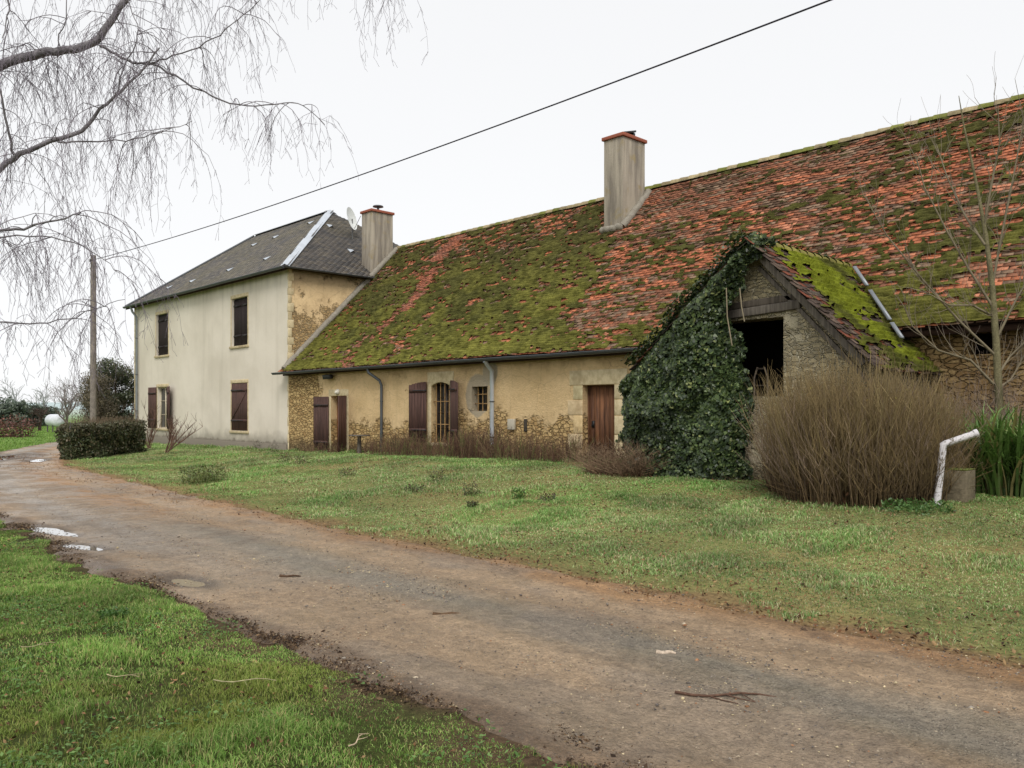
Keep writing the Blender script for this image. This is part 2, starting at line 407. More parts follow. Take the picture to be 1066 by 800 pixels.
for (ppx, ppy, prx, pry, prot) in PUD:
    pd = EYE*F/(ppy-428); c_ = W(ppx, ppy, pd); uu = -c_[0]; vv_ = (c_[1]-rl(uu))/(rr(uu)-rl(uu))
    ex_ = (RX-c_[0])*math.cos(prot)+(RY-c_[1])*math.sin(prot); ey_ = -(RX-c_[0])*math.sin(prot)+(RY-c_[1])*math.cos(prot)
    g_ = np.exp(-((ex_/prx)**2+(ey_/pry)**2)); pgs = np.maximum(pgs, g_); rz = rz-.045*g_
    pc.append((c_[0], c_[1], float(gbase(np.array(c_[0]), np.array(c_[1])))+.018-.022*float(np.exp(-((vv_-.24)/.11)**2)+np.exp(-((vv_-.76)/.1)**2))-.030))
# fine tyre ridges along the verge
rz = rz+.012*np.sin(V*140+fbm(RX*.5, RY, 8)*6)*np.exp(-((V-.95)/.04)**2)
smo = np.array(lin(170, 148, 122)); grv = np.array(lin(136, 131, 120)); org = np.array(lin(172, 136, 98)); wet = np.array(lin(150, 138, 124)); drk = np.array(lin(116, 98, 80))
Vn = V+(fbm(RX*.8, RY*2.5, 41)-.5)*.18
colr = np.tile(smo, U.shape+(1,))
def lay(c, k): 
    global colr
    colr = colr*(1-k[..., None])+c*k[..., None]
gra = np.exp(-((Vn-.53)/.12)**2)
lay(grv, gra*.85); 
farr = smooth(U, 8, 16)
lay(org, np.clip(np.exp(-((Vn-.62)/.17)**2)*farr*.95, 0, 1))
lay(np.array(lin(150, 144, 136)), np.exp(-((Vn-.27)/.13)**2)*smooth(U, 5, 12)*.7)
lay(smo*1.06, np.exp(-((Vn-.76)/.06)**2)*.7); lay(org*.92, smooth(Vn, .84, .96)*.9)
lay(wet, smooth(fbm(RX*.7, RY*1.6, 51), .52, .68)*.55)
lay(np.array(lin(96, 84, 72)), smooth(pgs, .02, .45)*.8)
lay(drk, smooth(-Vn, -.07, .0)*.85)
lay(drk, smooth(fbm(RX*2.2, RY*3.5, 57), .62, .74)*.45*smooth(Vn,.7,.9))
a_, b_ = U.shape
ii = (np.arange(a_-1)[:, None]*b_+np.arange(b_-1)[None, :]).ravel()
q = np.stack([ii, ii+1, ii+b_+1, ii+b_], 1)
road = npmesh('dirt_track', np.stack([RX, RY, rz], -1).reshape(-1, 3), [q], M['road'], col=colr.reshape(-1, 3), smoothf=True)
ga = road.data.attributes.new('Gr', 'FLOAT', 'POINT'); ga.data.foreach_set('value', (np.clip(gra*1.1+.25*smooth(Vn, .8, .95), 0, 1)).ravel())
tag(road, kind='structure')

# puddles (water sheets lying in the ruts)
def road_z(X, Y):
    u = -X; return float(gbase(np.array(X), np.array(Y)))
for i_, (P_, c_) in enumerate(zip(PUD, pc)):
    b = MB(); nv = 48; v = [(c_[0]+P_[2]*1.35*math.cos(t)*math.cos(P_[4])-P_[3]*1.35*math.sin(t)*math.sin(P_[4]), c_[1]+P_[2]*1.35*math.cos(t)*math.sin(P_[4])+P_[3]*1.35*math.sin(t)*math.cos(P_[4]), c_[2]) for t in np.arange(nv)/nv*2*np.pi]+[c_]
    b.add(v, None, [(i, (i+1) % nv, nv) for i in range(nv)])
    tag(b.obj('muddy_puddle' if i_ == 2 else 'puddle', M['mud'] if i_ == 2 else M['water']), kind='structure')

# ------------------------------------------------------------------ grass and litter (uncountable)
def blades(name, X, Y, Z, H, Wd, cols, mat, lean=.5, sway=None):
    n = len(X); th = R.uniform(0, 2*np.pi, n); le = R.uniform(.05, 1, n)*lean*H; ph = R.uniform(0, 2*np.pi, n)
    dx = np.cos(th); dy = np.sin(th); lx = np.cos(ph)*le; ly = np.sin(ph)*le
    P = np.zeros((n, 5, 3))
    for j, (s, f, l) in enumerate(((-1, 0, 0), (1, 0, 0), (-.75, .55, .35), (.75, .55, .35), (0, 1, 1))):
        P[:, j, 0] = X+dx*s*Wd+lx*l; P[:, j, 1] = Y+dy*s*Wd+ly*l; P[:, j, 2] = Z+H*f
    P[:, 4, 2] -= le*.35
    i = np.arange(n)[:, None]*5
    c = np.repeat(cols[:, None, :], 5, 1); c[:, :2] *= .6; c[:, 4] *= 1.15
    return npmesh(name, P.reshape(-1, 3), [i+np.array([[0, 1, 3, 2]]), i+np.array([[2, 3, 4]])], mat, col=c.reshape(-1, 3))
def inview(X, Y, pad=.27):
    a = X*SN+Y*CS; d = -X*CS+Y*SN
    return (d > 1.5) & (np.abs(a) < d*(.62+pad)+.4), d
def sample(n, ulo, uhi, ylo, yhi, dens):
    X = -R.uniform(ulo, uhi, n); Y = R.uniform(ylo, yhi, n); ok, d = inview(X, Y); k = ok & (R.uniform(0, 1, n) < dens(X, Y, d))
    return X[k], Y[k], d[k]
def pal(n, cols, w):
    a = np.array(cols); return a[R.choice(len(a), n, p=np.array(w)/sum(w))]*R.uniform(.75, 1.25, (n, 1))
# foreground lawn
X, Y, d = sample(2300000, -4, 24, -3, 5, lambda X, Y, d: np.clip(5.5/d, .1, 1)**1.2*((rl(-X)-Y+(fbm(X*2, Y*2, 61)-.5)*.9) > .12)*(.25+1.3*smooth(fbm(X*1.6, Y*1.6, 62), .28, .5)))
tu = fbm(X*2.1, Y*2.1, 63); tf = fbm(X*9, Y*9, 64, 2)
H = (.018+.055*smooth(tu, .38, .72)+.02*tf)*R.uniform(.6, 1.3, len(X)); H *= .5+.5*smooth(rl(-X)-Y, 0, .8)
c = pal(len(X), [lin(126, 162, 76), lin(106, 144, 62), lin(158, 184, 102), lin(194, 188, 128), lin(156, 134, 100)], [5, 4.5, 3.6, 2.0, 1.0])
c = c*(.72+.6*smooth(fbm(X*.7, Y*.7, 66), .3, .7))[:, None]
wgt = smooth(fbm(X*.9+9, Y*.9, 67), .5, .68)[:, None]*.55; c = c*(1-wgt)+np.array(lin(150, 152, 70))*wgt
print('fg blades', len(X))
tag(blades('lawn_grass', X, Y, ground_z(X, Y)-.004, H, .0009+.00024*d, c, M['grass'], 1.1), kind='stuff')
# verge between road and buildings
def vd(X, Y, d):
    e = Y-rr(-X)
    k = smooth(e+(fbm(X*1.8, Y*1.8, 71)-.5)*1.4, .2, 1.0)
    return np.clip(9/d, .08, 1)**1.1*k*(.35+.9*smooth(fbm(X*1.1, Y*1.1, 72), .3, .6))*((Y < 14.9))
X, Y, d = sample(1900000, -9, 47, 5.8, 14.95, vd)
H = (.02+.05*smooth(fbm(X*1.5, Y*1.5, 73), .4, .75))*R.uniform(.5, 1.4, len(X))*(1+1.2*smooth(Y, 13.8, 14.8)*(X < -10))
c = pal(len(X), [lin(142, 172, 102), lin(120, 154, 84), lin(170, 188, 132), lin(206, 194, 154), lin(158, 132, 100)], [4.4, 4, 3, 2.6, 1.6])
gm = smooth(fbm(X*.45, Y*.45, 74), .42, .6)[:, None]; c = c*(1-.5*gm)+c*np.array([.72, 1.0, .6])*.5*gm
c = c*(.8+.45*smooth(fbm(X*.9, Y*.9, 75), .3, .7))[:, None]
nr = smooth(Y, 10.5, 13)[:, None]*(X < -2)[:, None]*(X > -9)[:, None]; c = c*(1-.4*nr)+c*np.array([.7, 1.1, .55])*.4*nr
print('verge blades', len(X))
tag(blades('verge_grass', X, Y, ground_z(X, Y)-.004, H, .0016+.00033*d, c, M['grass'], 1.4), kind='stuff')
# far lawn
X, Y, d = sample(260000, 22, 95, -6, 34, lambda X, Y, d: ((rl(-X)-Y > .15) | ((Y-rr(-X) > .2) & (-X > 44)))*np.clip(30/d, .1, 1)*.7)
c = pal(len(X), [lin(126, 160, 72), lin(112, 146, 62), lin(146, 168, 92)], [1, 1, 1])
tag(blades('far_lawn_grass', X, Y, ground_z(X, Y), R.uniform(.04, .11, len(X)), .003+.0004*d, c, M['grass'], 1), kind='stuff')

def chips(name, X, Y, Z, Sz, cols, mat, flat=.35):
    """small curled leaf chips, each a folded quad"""
    n = len(X); a = R.normal(0, 1, (n, 3)); a[:, 2] *= flat; a /= np.linalg.norm(a, axis=1, keepdims=True)
    u_ = np.tile([0., 0, 1], (n, 1))+R.normal(0, flat, (n, 3)); b = np.cross(u_, a); b /= np.linalg.norm(b, axis=1, keepdims=True)
    P = np.stack([X, Y, Z], 1)[:, None, :]; s = Sz[:, None, None]
    nn = np.cross(a, b)
    V_ = np.stack([-a, -a*.2-b*.55, a, -a*.2+b*.55, nn*.22*np.sign(nn[:, 2:3]+1e-6)], 1)*s+P
    i = np.arange(n)[:, None]*5
    f = [i+np.array([[0, 1, 4]]), i+np.array([[1, 2, 4]]), i+np.array([[2, 3, 4]]), i+np.array([[3, 0, 4]])]
    return npmesh(name, V_.reshape(-1, 3), f, mat, col=np.repeat(cols, 5, 0))
brn = [lin(112, 80, 58), lin(82, 58, 44), lin(140, 106, 76), lin(58, 44, 36), lin(164, 134, 98)]
X, Y, d = sample(700000, -2, 16, 1.8, 3.8, lambda X, Y, d: np.exp(-((rl(-X)-Y+.03+(fbm(X*1.5, Y, 81)-.5)*.4)/.12)**2)*smooth(fbm(X*1.3, Y*1.3, 82), .3, .65)*np.clip(5/d, .15, 1))
print('leaf litter', len(X))
tag(chips('leaf_litter', X, Y, np.maximum(ground_z(X, Y), gbase(X, Y))+R.uniform(-.008, .016, len(X)), R.uniform(.004, .012, len(X))*R.choice([1, 2], len(X), p=[.9, .1]), pal(len(X), [lin(96, 76, 58), lin(76, 60, 48), lin(120, 98, 74), lin(58, 46, 38), lin(150, 128, 98)], [3, 4, 2, 3, .6]), M['dry'], .5), kind='stuff')
X, Y, d = sample(200000, -4, 34, 5.7, 14.8, lambda X, Y, d: np.clip(9/d, .1, 1)*.3*smooth(fbm(X, Y, 83), .3, .6)+.6*np.exp(-((Y-rr(-X)-.15)/.3)**2)*np.clip(7/d, .1, 1)*.5)
tag(chips('verge_leaf_litter', X, Y, np.maximum(ground_z(X, Y), gbase(X, Y))+R.uniform(.0, .035, len(X)), R.uniform(.008, .024, len(X)), pal(len(X), brn, [3, 2, 3, 1, 3]), M['dry'], .5), kind='stuff')
X, Y, d = sample(9000, -2, 14, -1, 2.6, lambda X, Y, d: (Y < rl(-X)-.1)*.5)
tag(chips('lawn_leaf_litter', X, Y, ground_z(X, Y)+R.uniform(.01, .04, len(X)), R.uniform(.008, .02, len(X)), pal(len(X), brn, [3, 3, 2, 1, 2]), M['dry'], .6), kind='stuff')
X, Y, d = sample(60000, -2, 12, -2, 2.9, lambda X, Y, d: (Y < rl(-X)+.02)*smooth(fbm(X*1.7, Y*1.7, 86), .48, .62)*np.clip(5/d, .1, 1))
tag(chips('lawn_weeds', X, Y, ground_z(X, Y)+R.uniform(.015, .05, len(X)), R.uniform(.007, .018, len(X)), pal(len(X), [lin(96, 132, 66), lin(122, 152, 88), lin(86, 116, 62)], [2, 1, 2]), M['grass'], .35), kind='stuff')
# gravel on the road
def pebbles(name, X, Y, Z, Sz, cols, mat):
    n = len(X); v0 = np.array([(1, 0, 0), (-1, 0, 0), (0, 1, 0), (0, -1, 0), (0, 0, 1), (0, 0, -1), (.6, .6, .5), (-.6, .6, .5), (.6, -.6, .5), (-.6, -.6, .5)])
    f0 = np.array([(0, 6, 8), (1, 9, 7), (2, 7, 6), (3, 8, 9), (4, 6, 7), (4, 7, 9), (4, 9, 8), (4, 8, 6), (0, 2, 6), (2, 1, 7), (1, 3, 9), (3, 0, 8), (5, 2, 0), (5, 1, 2), (5, 3, 1), (5, 0, 3)])
    V_ = v0[None]*R.uniform(.6, 1.2, (n, 10, 1))*np.stack([R.uniform(.7, 1.5, n), R.uniform(.6, 1.2, n), R.uniform(.4, .8, n)], 1)[:, None]
    t = R.uniform(0, 6.28, n); c_, s_ = np.cos(t)[:, None], np.sin(t)[:, None]
    V2 = V_.copy(); V2[..., 0] = V_[..., 0]*c_-V_[..., 1]*s_; V2[..., 1] = V_[..., 0]*s_+V_[..., 1]*c_
    V2 = V2*Sz[:, None, None]+np.stack([X, Y, Z], 1)[:, None]
    return npmesh(name, V2.reshape(-1, 3), [(np.arange(n)[:, None, None]*10+f0[None]).reshape(-1, 3)], mat, col=np.repeat(cols, 10, 0))
def gd(X, Y, d):
    v = (Y-rl(-X))/(rr(-X)-rl(-X))
    return (np.exp(-((v-.53)/.13)**2)*.6+.07+.35*np.exp(-((v-.97)/.06)**2)+.3*np.exp(-((v-.03)/.04)**2))*np.clip(5.5/d, .05, 1)*(v > 0)*(v < 1.08)
X, Y, d = sample(170000, -2, 20, 2.4, 7, gd)
tag(pebbles('road_gravel', X, Y, gbase(X, Y)+.012, R.uniform(.003, .0085, len(X))*R.choice([1, 1.5, 2.3], len(X), p=[.9, .08, .02]), pal(len(X), [lin(170, 156, 134), lin(130, 122, 112), lin(96, 90, 86), lin(190, 174, 140), lin(150, 110, 80)], [3, 4, 3, 1.6, 1]), M['vcol']), kind='stuff')

# ------------------------------------------------------------------ buildings
def roof_tiles(name, o, xd, sd, Lx, Ls, w, ex, th, inside, colfn, mat, parent, jit=.006, lift=.02, sag=None):
    """overlapping tiles on a plane: origin o at the eave, xd along the eave, sd up the slope"""
    o, xd, sd = map(lambda q: np.array(q, float), (o, xd, sd)); nn = np.cross(xd, sd)
    if nn[2] < 0: nn = -nn
    rows = int(Ls/ex); cols_ = int(Lx/w)+2
    r, k = np.meshgrid(np.arange(rows), np.arange(cols_), indexing='ij'); r = r.ravel(); k = k.ravel()
    x = (k+.5*(r % 2))*w-w*.5+R.normal(0, jit*.8, len(r)); s = r*ex+R.normal(0, jit, len(r))
    ok = inside(x, s+ex*.5); r, x, s = r[ok], x[ok], s[ok]; n = len(x)
    ww = w*.5*R.uniform(.93, .995, n); ln = ex*1.9
    t0 = lift+th+R.uniform(0, jit*1.2, n); t1 = t0*0+.006
    sk = R.normal(0, jit*.5, n)
    V_ = np.zeros((n, 8, 3)); b0 = 0
    P = o+x[:, None]*xd+s[:, None]*sd
    if sag is not None: P = P+sag(x, s)[:, None]*nn
    for j, (a, b, c) in enumerate(((-1, 0, 1), (1, 0, 1), (1, 1, 1), (-1, 1, 1), (-1, 0, 0), (1, 0, 0), (1, 1, 0), (-1, 1, 0))):
        h = (t0 if b == 0 else t1)-(th if c == 0 else 0)
        V_[:, j] = P+(a*ww)[:, None]*xd+(b*ln+a*sk)[:, None]*sd+(h+a*sk*.6)[:, None]*nn
    i = np.arange(n)[:, None, None]*8
    f = np.array([(0, 1, 2, 3), (4, 5, 1, 0), (5, 6, 2, 1), (7, 4, 0, 3)])
    cc = colfn(x, s, r); cc = np.repeat(cc[:, None], 8, 1); cc[:, [4, 5]] *= .4; cc[:, [2, 3, 6, 7]] *= .3  # lower faces and upslope ends darkened: row shadow painted into the colour
    return npmesh(name, V_.reshape(-1, 3), [(i+f[None]).reshape(-1, 4)], mat, parent, cc.reshape(-1, 3))
def moss_sheet(name, o, xd, sd, Lx, Ls, ex, inside, dens, colfn, parent, cx=.045, sub=5, hgt=.042, sag=None, seed=0):
    o, xd, sd = map(lambda q: np.array(q, float), (o, xd, sd)); nn = np.cross(xd, sd)
    if nn[2] < 0: nn = -nn
    cs = ex/sub; nx_ = int(Lx/cx); ns = int(Ls/cs)
    s, x = np.meshgrid(np.arange(ns)*cs, np.arange(nx_)*cx, indexing='ij')
    row = np.floor(s/ex+.001); fr = s/ex-row
    streak = vnoise(x*3.2+row*7.7, row*3.1, 100+seed)*.6+vnoise(x*11+row*3.3, row*5.7+fr*.9, 101+seed)*.4
    bigp = fbm(x*.9, s*1.4, 102+seed, 4)
    m = dens(x, s)+(bigp-.5)*1.0+(streak-.5)*2.3-.5+.14*(1-fr)
    h = np.clip(m*1.3, 0, 1)
    keep = (m > 0)
    hh = .03+hgt*h*(1.15-.75*fr)*(.6+.8*vnoise(x*16, s*22, 103+seed))+.012*(1-fr)-.012*(1-smooth(m, 0, .05))
    P = o+x[..., None]*xd+s[..., None]*sd+hh[..., None]*nn
    if sag is not None: P = P+sag(x, s)[..., None]*nn
    cell = keep[:-1, :-1] & keep[1:, 1:] & keep[1:, :-1] & keep[:-1, 1:] & inside(x, s)[:-1, :-1]
    ii = (np.arange(ns-1)[:, None]*nx_+np.arange(nx_-1)[None, :])[cell]
    q = np.stack([ii, ii+1, ii+nx_+1, ii+nx_], 1)
    used = np.unique(q); mp = -np.ones(ns*nx_, int); mp[used] = np.arange(len(used)); q = mp[q]
    cc = colfn(x, s, h, fr).reshape(-1, 3)[used]
    return npmesh(name, P.reshape(-1, 3)[used], [q], M['moss'], parent, cc, smoothf=True)

def wall_open(b, x0, x1, z0, z1, y, ops, depth=.28, c=(1, 1, 1)):
    """front wall (facing -Y) with rectangular openings (xa,xb,za,zb) and their reveals"""
    xs = sorted({x0, x1, *[o[0] for o in ops], *[o[1] for o in ops]}); zs = sorted({z0, z1, *[o[2] for o in ops], *[o[3] for o in ops]})
    for i in range(len(xs)-1):
        for j in range(len(zs)-1):
            cx, cz = (xs[i]+xs[i+1])/2, (zs[j]+zs[j+1])/2
            if any(o[0] < cx < o[1] and o[2] < cz < o[3] for o in ops): continue
            b.quad((xs[i], y, zs[j]), (xs[i+1], y, zs[j]), (xs[i+1], y, zs[j+1]), (xs[i], y, zs[j+1]), c=c)
    for (a, e, g, h) in ops:
        b.quad((a, y, g), (a, y+depth, g), (a, y+depth, h), (a, y, h), c=c); b.quad((e, y, g), (e, y, h), (e, y+depth, h), (e, y+depth, g), c=c)
        b.quad((a, y, h), (a, y+depth, h), (e, y+depth, h), (e, y, h), c=c); b.quad((a, y, g), (e, y, g), (e, y+depth, g), (a, y+depth, g), c=c)
def shutter(parent, hx, w, z0, z1, y, ang, name='shutter', arch=0, battens='z', mt='shutter'):
    """shutter leaf hinged at hx, w>0 extends to +X; ang = rotation from lying flat on the wall (deg)"""
    a = math.radians(ang); sg = 1 if w > 0 else -1; W_ = abs(w)
    ex = np.array((sg*math.cos(a), -math.sin(a), 0)); ny_ = np.array((-sg*math.sin(a)*-1, -math.cos(a), 0)) if False else np.cross(ex, (0, 0, 1))
    if ny_[1] > 0 and abs(ny_[1]) > .05: ny_ = -ny_
    b = MB(); n = max(3, int(round(W_/.11))); bw = W_/n; o = np.array((hx, y, 0.))
    for i in range(n):
        top = z1-(arch*abs((i+.5)/n-(0 if sg*1 > 0 else 0))**2 if arch else 0)
        b.obox(o+ex*(i*bw+.003)+np.array((0, 0, z0)), ex*(bw-.006), (0, 0, top-z0), ny_*.028, (R.uniform(.85, 1.1),)*3)
    for zz in (z0+.18*(z1-z0), z1-.17*(z1-z0)):
        b.obox(o+ex*.02+ny_*.028+np.array((0, 0, zz)), ex*(W_-.04), (0, 0, .1), ny_*.02, (.9, .9, .9))
    if battens == 'z':
        p0 = o+ex*.04+ny_*.028+np.array((0, 0, z0+.18*(z1-z0)+.1)); vec = ex*(W_-.16)+np.array((0, 0, .65*(z1-z0)-.1))
        b.obox(p0, ex*.08, vec, ny_*.018, (.9, .9, .9))
    s = b.obj(name, M[mt], parent)
    for zz in (z0+.18*(z1-z0)+.035, z1-.17*(z1-z0)+.035):
        h = MB(); h.obox(o-ex*.03+ny_*.05+np.array((0, 0, zz)), ex*(W_*.8), (0, 0, .03), ny_*.006, (1, 1, 1)); h.obj('hinge', M['black'], s)
    return s
def pipe(parent, pts, r, mat, name='downpipe', brk=None):
    b = MB(); b.tube(pts, r, 12)
    o = b.obj(name, mat, parent, True)
    if brk:
        for z in brk:
            k = MB(); p = pts[-1]; k.tube([(p[0], p[1], z-.015), (p[0], p[1], z+.015)], r*1.25, 12); k.obj('bracket', M['zinc_dark'], o)
    return o
def gutter(parent, x0, x1, y, z, r=.07, mat=None, axis_='x'):
    b = MB(); th = np.linspace(np.pi, 2*np.pi, 9); m = int(abs(x1-x0)/.8)+2; xs = np.linspace(x0, x1, m)
    dz = (fbm(xs*.5, xs*0, 77)-.5)*.02
    pr = [(math.cos(t)*r, math.sin(t)*r) for t in th]+[(math.cos(t)*(r-.008), math.sin(t)*(r-.008)) for t in th[::-1]]
    n = len(pr); v = []
    for i, x in enumerate(xs):
        for a, c in pr: v.append((x, y+a, z+c+dz[i]) if axis_ == 'x' else (y+a, x, z+c+dz[i]))
    q = [(i*n+j, i*n+(j+1) % n, (i+1)*n+(j+1) % n, (i+1)*n+j) for i in range(m-1) for j in range(n)]
    b.add(v, q)
    b.tube([((x, y-r, z+dz[i]) if axis_ == 'x' else (y+r*(1 if False else 1), x, z+dz[i])) for i, x in enumerate(xs)], .012, 6)
    return b.obj('gutter', mat or M['zinc_dark'], parent, True)

# ---------- two storey house
H0, H1, HY0, HY1, HZ = -43.1, -27.5, 15.0, 24.66, 6.86
house = thing('house', (-35.3, 15, 0), 'two storey pale rendered house with hipped slate roof and brown shutters', 'house')
def opening(px0, px1, py0, py1, Y=15.0):
    a, b_ = FX(px0, Y), FX(px1, Y); m = (px0+px1)/2
    return (min(a, b_), max(a, b_), FZ(m, py1, Y), FZ(m, py0, Y))
o_ul = opening(162.5, 175, 327, 370); o_ur = opening(241, 257.6, 310, 360)
o_ll = opening(162, 168.5, 404, 446); o_lr = opening(241, 257.6, 399, 448.6)
o_ll = (o_ul[0]+.15, o_ul[1]-.05, o_ll[2], o_ll[3]+.03)
b = MB(); wall_open(b, H0, H1, -.4, HZ, HY0, [o_ul, o_ur, o_ll, o_lr], .25)
b.quad((H0, HY1, -.4), (H0, HY0, -.4), (H0, HY0, HZ), (H0, HY1, HZ)); b.quad((H1, HY1, -.4), (H0, HY1, -.4), (H0, HY1, HZ), (H1, HY1, HZ))
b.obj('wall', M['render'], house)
b = MB(); b.box(H1-.25, H1+.004, HY0+.02, HY1-.02, -.4, HZ-.004); b.obj('side_wall', M['side'], house)
b = MB()                                                       # corner stones
z = .1; i = 0
while z < HZ-.1:
    h = R.uniform(.26, .36); w = .42 if i % 2 else .26; b.box(H1-w*.22, H1+.012, HY0-.012, HY0+(.2 if i % 2 else .12), z, min(z+h-.012, HZ-.02), (R.uniform(.85, 1.12),)*3); z += h; i += 1
b.obj('quoin', M['stone'], house, bevel=.008)
b = MB(); z = .1; i = 0
while z < HZ-.1:
    h = R.uniform(.26, .36); b.box(H0-.012, H0+.2, HY0-.012, HY0+.2, z, min(z+h-.012, HZ-.02), (R.uniform(.8, 1.0),)*3); z += h; i += 1
b.obj('quoin', M['stone'], house, bevel=.008)
b = MB(); b.box(H0+.25, H1-.15, HY0-.03, HY0-.002, -.3, .36, (1, 1, 1)); b.obj('plinth', M['render'], house, bevel=.012)
# windows of the house
def surround(parent, o, y, w=.08, mat='stone', sill=True, lint=.14):
    b = MB()
    b.box(o[0]-w, o[1]+w, y-.015, y+.06, o[3]+.003, o[3]+lint, (.96,)*3)
    b.box(o[0]-w, o[0]-.002, y-.011, y+.06, o[2], o[3]-.002, (.92,)*3); b.box(o[1]+.002, o[1]+w, y-.011, y+.06, o[2], o[3]-.002, (.9,)*3)
    b.obj('surround', M[mat], parent, bevel=.006)
    if sill:
        b = MB(); b.box(o[0]-w-.04, o[1]+w+.04, y-.06, y+.2, o[2]-.1, o[2]-.004, (.85,)*3); b.obj('sill', M[mat], parent, bevel=.01)
def win(parent, o, y, mull=True, rows=3, fm=None, bars=0, arch=False, frc=None):
    w = thing('window', ((o[0]+o[1])/2, y, o[2]), '', '', None)
    for k in list(w.keys()): del w[k]
    w.parent = parent; w.location = Vector(w.location)-wloc(parent)
    fm = fm or M['white']; t = .05; b = MB(); x0, x1, z0, z1 = o; cfr = frc or lin(196, 184, 160)
    b.box(x0, x0+t, y, y+.05, z0, z1, cfr); b.box(x1-t, x1, y, y+.05, z0, z1, cfr); b.box(x0+t, x1-t, y, y+.05, z0, z0+t, cfr); b.box(x0+t, x1-t, y, y+.05, z1-t, z1, cfr)
    if mull: b.box((x0+x1)/2-.035, (x0+x1)/2+.035, y-.006, y+.05, z0+t, z1-t, cfr)
    for r in range(1, rows):
        z = z0+(z1-z0)*r/rows; b.box(x0+t, x1-t, y+.006, y+.04, z-.014, z+.014, cfr)
    b.obj('frame', fm, w)
    b = MB(); b.quad((x0+t, y+.03, z0+t), (x1-t, y+.03, z0+t), (x1-t, y+.03, z1-t), (x0+t, y+.03, z1-t)); b.obj('pane', M['glass'], w)
    b = MB(); b.box(x0, x1, y+.3, y+.32, z0, z1); b.obj('dark_panel', M['dark'], w)  # dark panel standing in for the unlit room behind the glass
    if bars:
        b = MB()
        for i in range(bars):
            x = x0+(x1-x0)*(i+.7)/(bars+.4); b.tube([(x, y-.12, z0-.02), (x, y-.12, z1+.02)], .011, 6, lin(176, 140, 92))
        for z in (z0+(z1-z0)*.3, z0+(z1-z0)*.68): b.box(x0, x1, y-.125, y-.112, z-.013, z+.013, lin(150, 120, 82))
        b.obj('bars', M['vcol'], w)
    return w
for o in (o_ul, o_ur):
    surround(house, o, HY0); win(house, o, HY0+.18)
    w = (o[1]-o[0])/2
    shutter(house, o[0]+.005, w-.01, o[2]+.02, o[3]-.02, HY0+.13, 0, battens='', mt='dark_shutter'); shutter(house, o[1]-.005, -(w-.01), o[2]+.02, o[3]-.02, HY0+.13, 0, battens='', mt='dark_shutter')
surround(house, o_lr, HY0); win(house, o_lr, HY0+.14)
w = (o_lr[1]-o_lr[0]); shutter(house, o_lr[0]+.005, w-.01, o_lr[2]+.02, o_lr[3]-.02, HY0+.02, 0)
surround(house, o_ll, HY0, .11); win(house, o_ll, HY0+.14, fm=M['white'])
w = o_ll[1]-o_ll[0]
shutter(house, o_ll[0]-.03, -w*.62, o_ll[2], o_ll[3], HY0-.03, 6, battens=''); shutter(house, o_ll[1]+.03, w*.62, o_ll[2], o_ll[3], HY0-.03, 14)
# roof
RE = 6.80; RZ = 10.56; RYm = 19.83; RX0, RX1 = -39.9, -32.6; EX0, EX1, EY0, EY1 = -43.45, -27.2, 14.68, 24.98
roof = MB()
A_, B_, C_, D_ = (EX0, EY0, RE), (EX1, EY0, RE), (EX1, EY1, RE), (EX0, EY1, RE); P0, P1 = (RX0, RYm, RZ), (RX1, RYm, RZ)
roof.quad(A_, B_, P1, P0); roof.quad(C_, D_, P0, P1); roof.tri(B_, C_, P1); roof.tri(D_, A_, P0)
roof.quad((EX0, EY0, RE-.02), (EX0, EY1, RE-.02), (EX1, EY1, RE-.02), (EX1, EY0, RE-.02))
rf = roof.obj('roof', M['under'], house)
sl = [np.array(lin(112, 104, 96)), np.array(lin(92, 88, 86)), np.array(lin(132, 122, 108))]
def slatecol(dark):
    def f(x, s, r):
        n = len(x); c = np.array(sl)[R.choice(3, n, p=[.45, .35, .2])]*R.uniform(.8, 1.15, (n, 1))
        k = smooth(fbm(x*.5, s*.6, 3), .4, .65)[:, None]; c = c*(1-.35*k)+np.array(lin(128, 118, 88))*.35*k
        return c*dark
    return f
sF = math.hypot(RYm-EY0, RZ-RE); sdF = (0, (RYm-EY0)/sF, (RZ-RE)/sF)
LxF = EX1-EX0
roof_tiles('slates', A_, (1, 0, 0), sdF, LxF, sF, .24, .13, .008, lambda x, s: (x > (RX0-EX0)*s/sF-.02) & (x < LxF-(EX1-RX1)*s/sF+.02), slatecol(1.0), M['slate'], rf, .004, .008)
sS = math.hypot(EX1-RX1, RZ-RE); sdS = (-(EX1-RX1)/sS, 0, (RZ-RE)/sS); LxS = EY1-EY0
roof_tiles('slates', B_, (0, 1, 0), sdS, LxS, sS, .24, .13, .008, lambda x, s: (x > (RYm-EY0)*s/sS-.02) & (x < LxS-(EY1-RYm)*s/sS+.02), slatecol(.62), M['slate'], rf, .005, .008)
b = MB()
def strip(b, p, q, w, lift=.05):
    p, q = np.array(p), np.array(q); d = (q-p)/np.linalg.norm(q-p); s = np.cross(d, (0, 0, 1)); s /= np.linalg.norm(s); n_ = np.cross(s, d)
    b.add([p-s*w-n_*-.0+n_*(lift-.05), p+n_*(lift+.03), p+s*w+n_*(lift-.05), q-s*w+n_*(lift-.05), q+n_*(lift+.03), q+s*w+n_*(lift-.05)], [(0, 1, 4, 3), (1, 2, 5, 4)])
strip(b, B_, P1, .17, .07); b.obj('hip_flashing', M['white_zinc'], rf)
b = MB(); strip(b, P0, P1, .12, .07); strip(b, A_, P0, .08, .06); b.obj('ridge_flashing', M['zinc_dark'], rf)
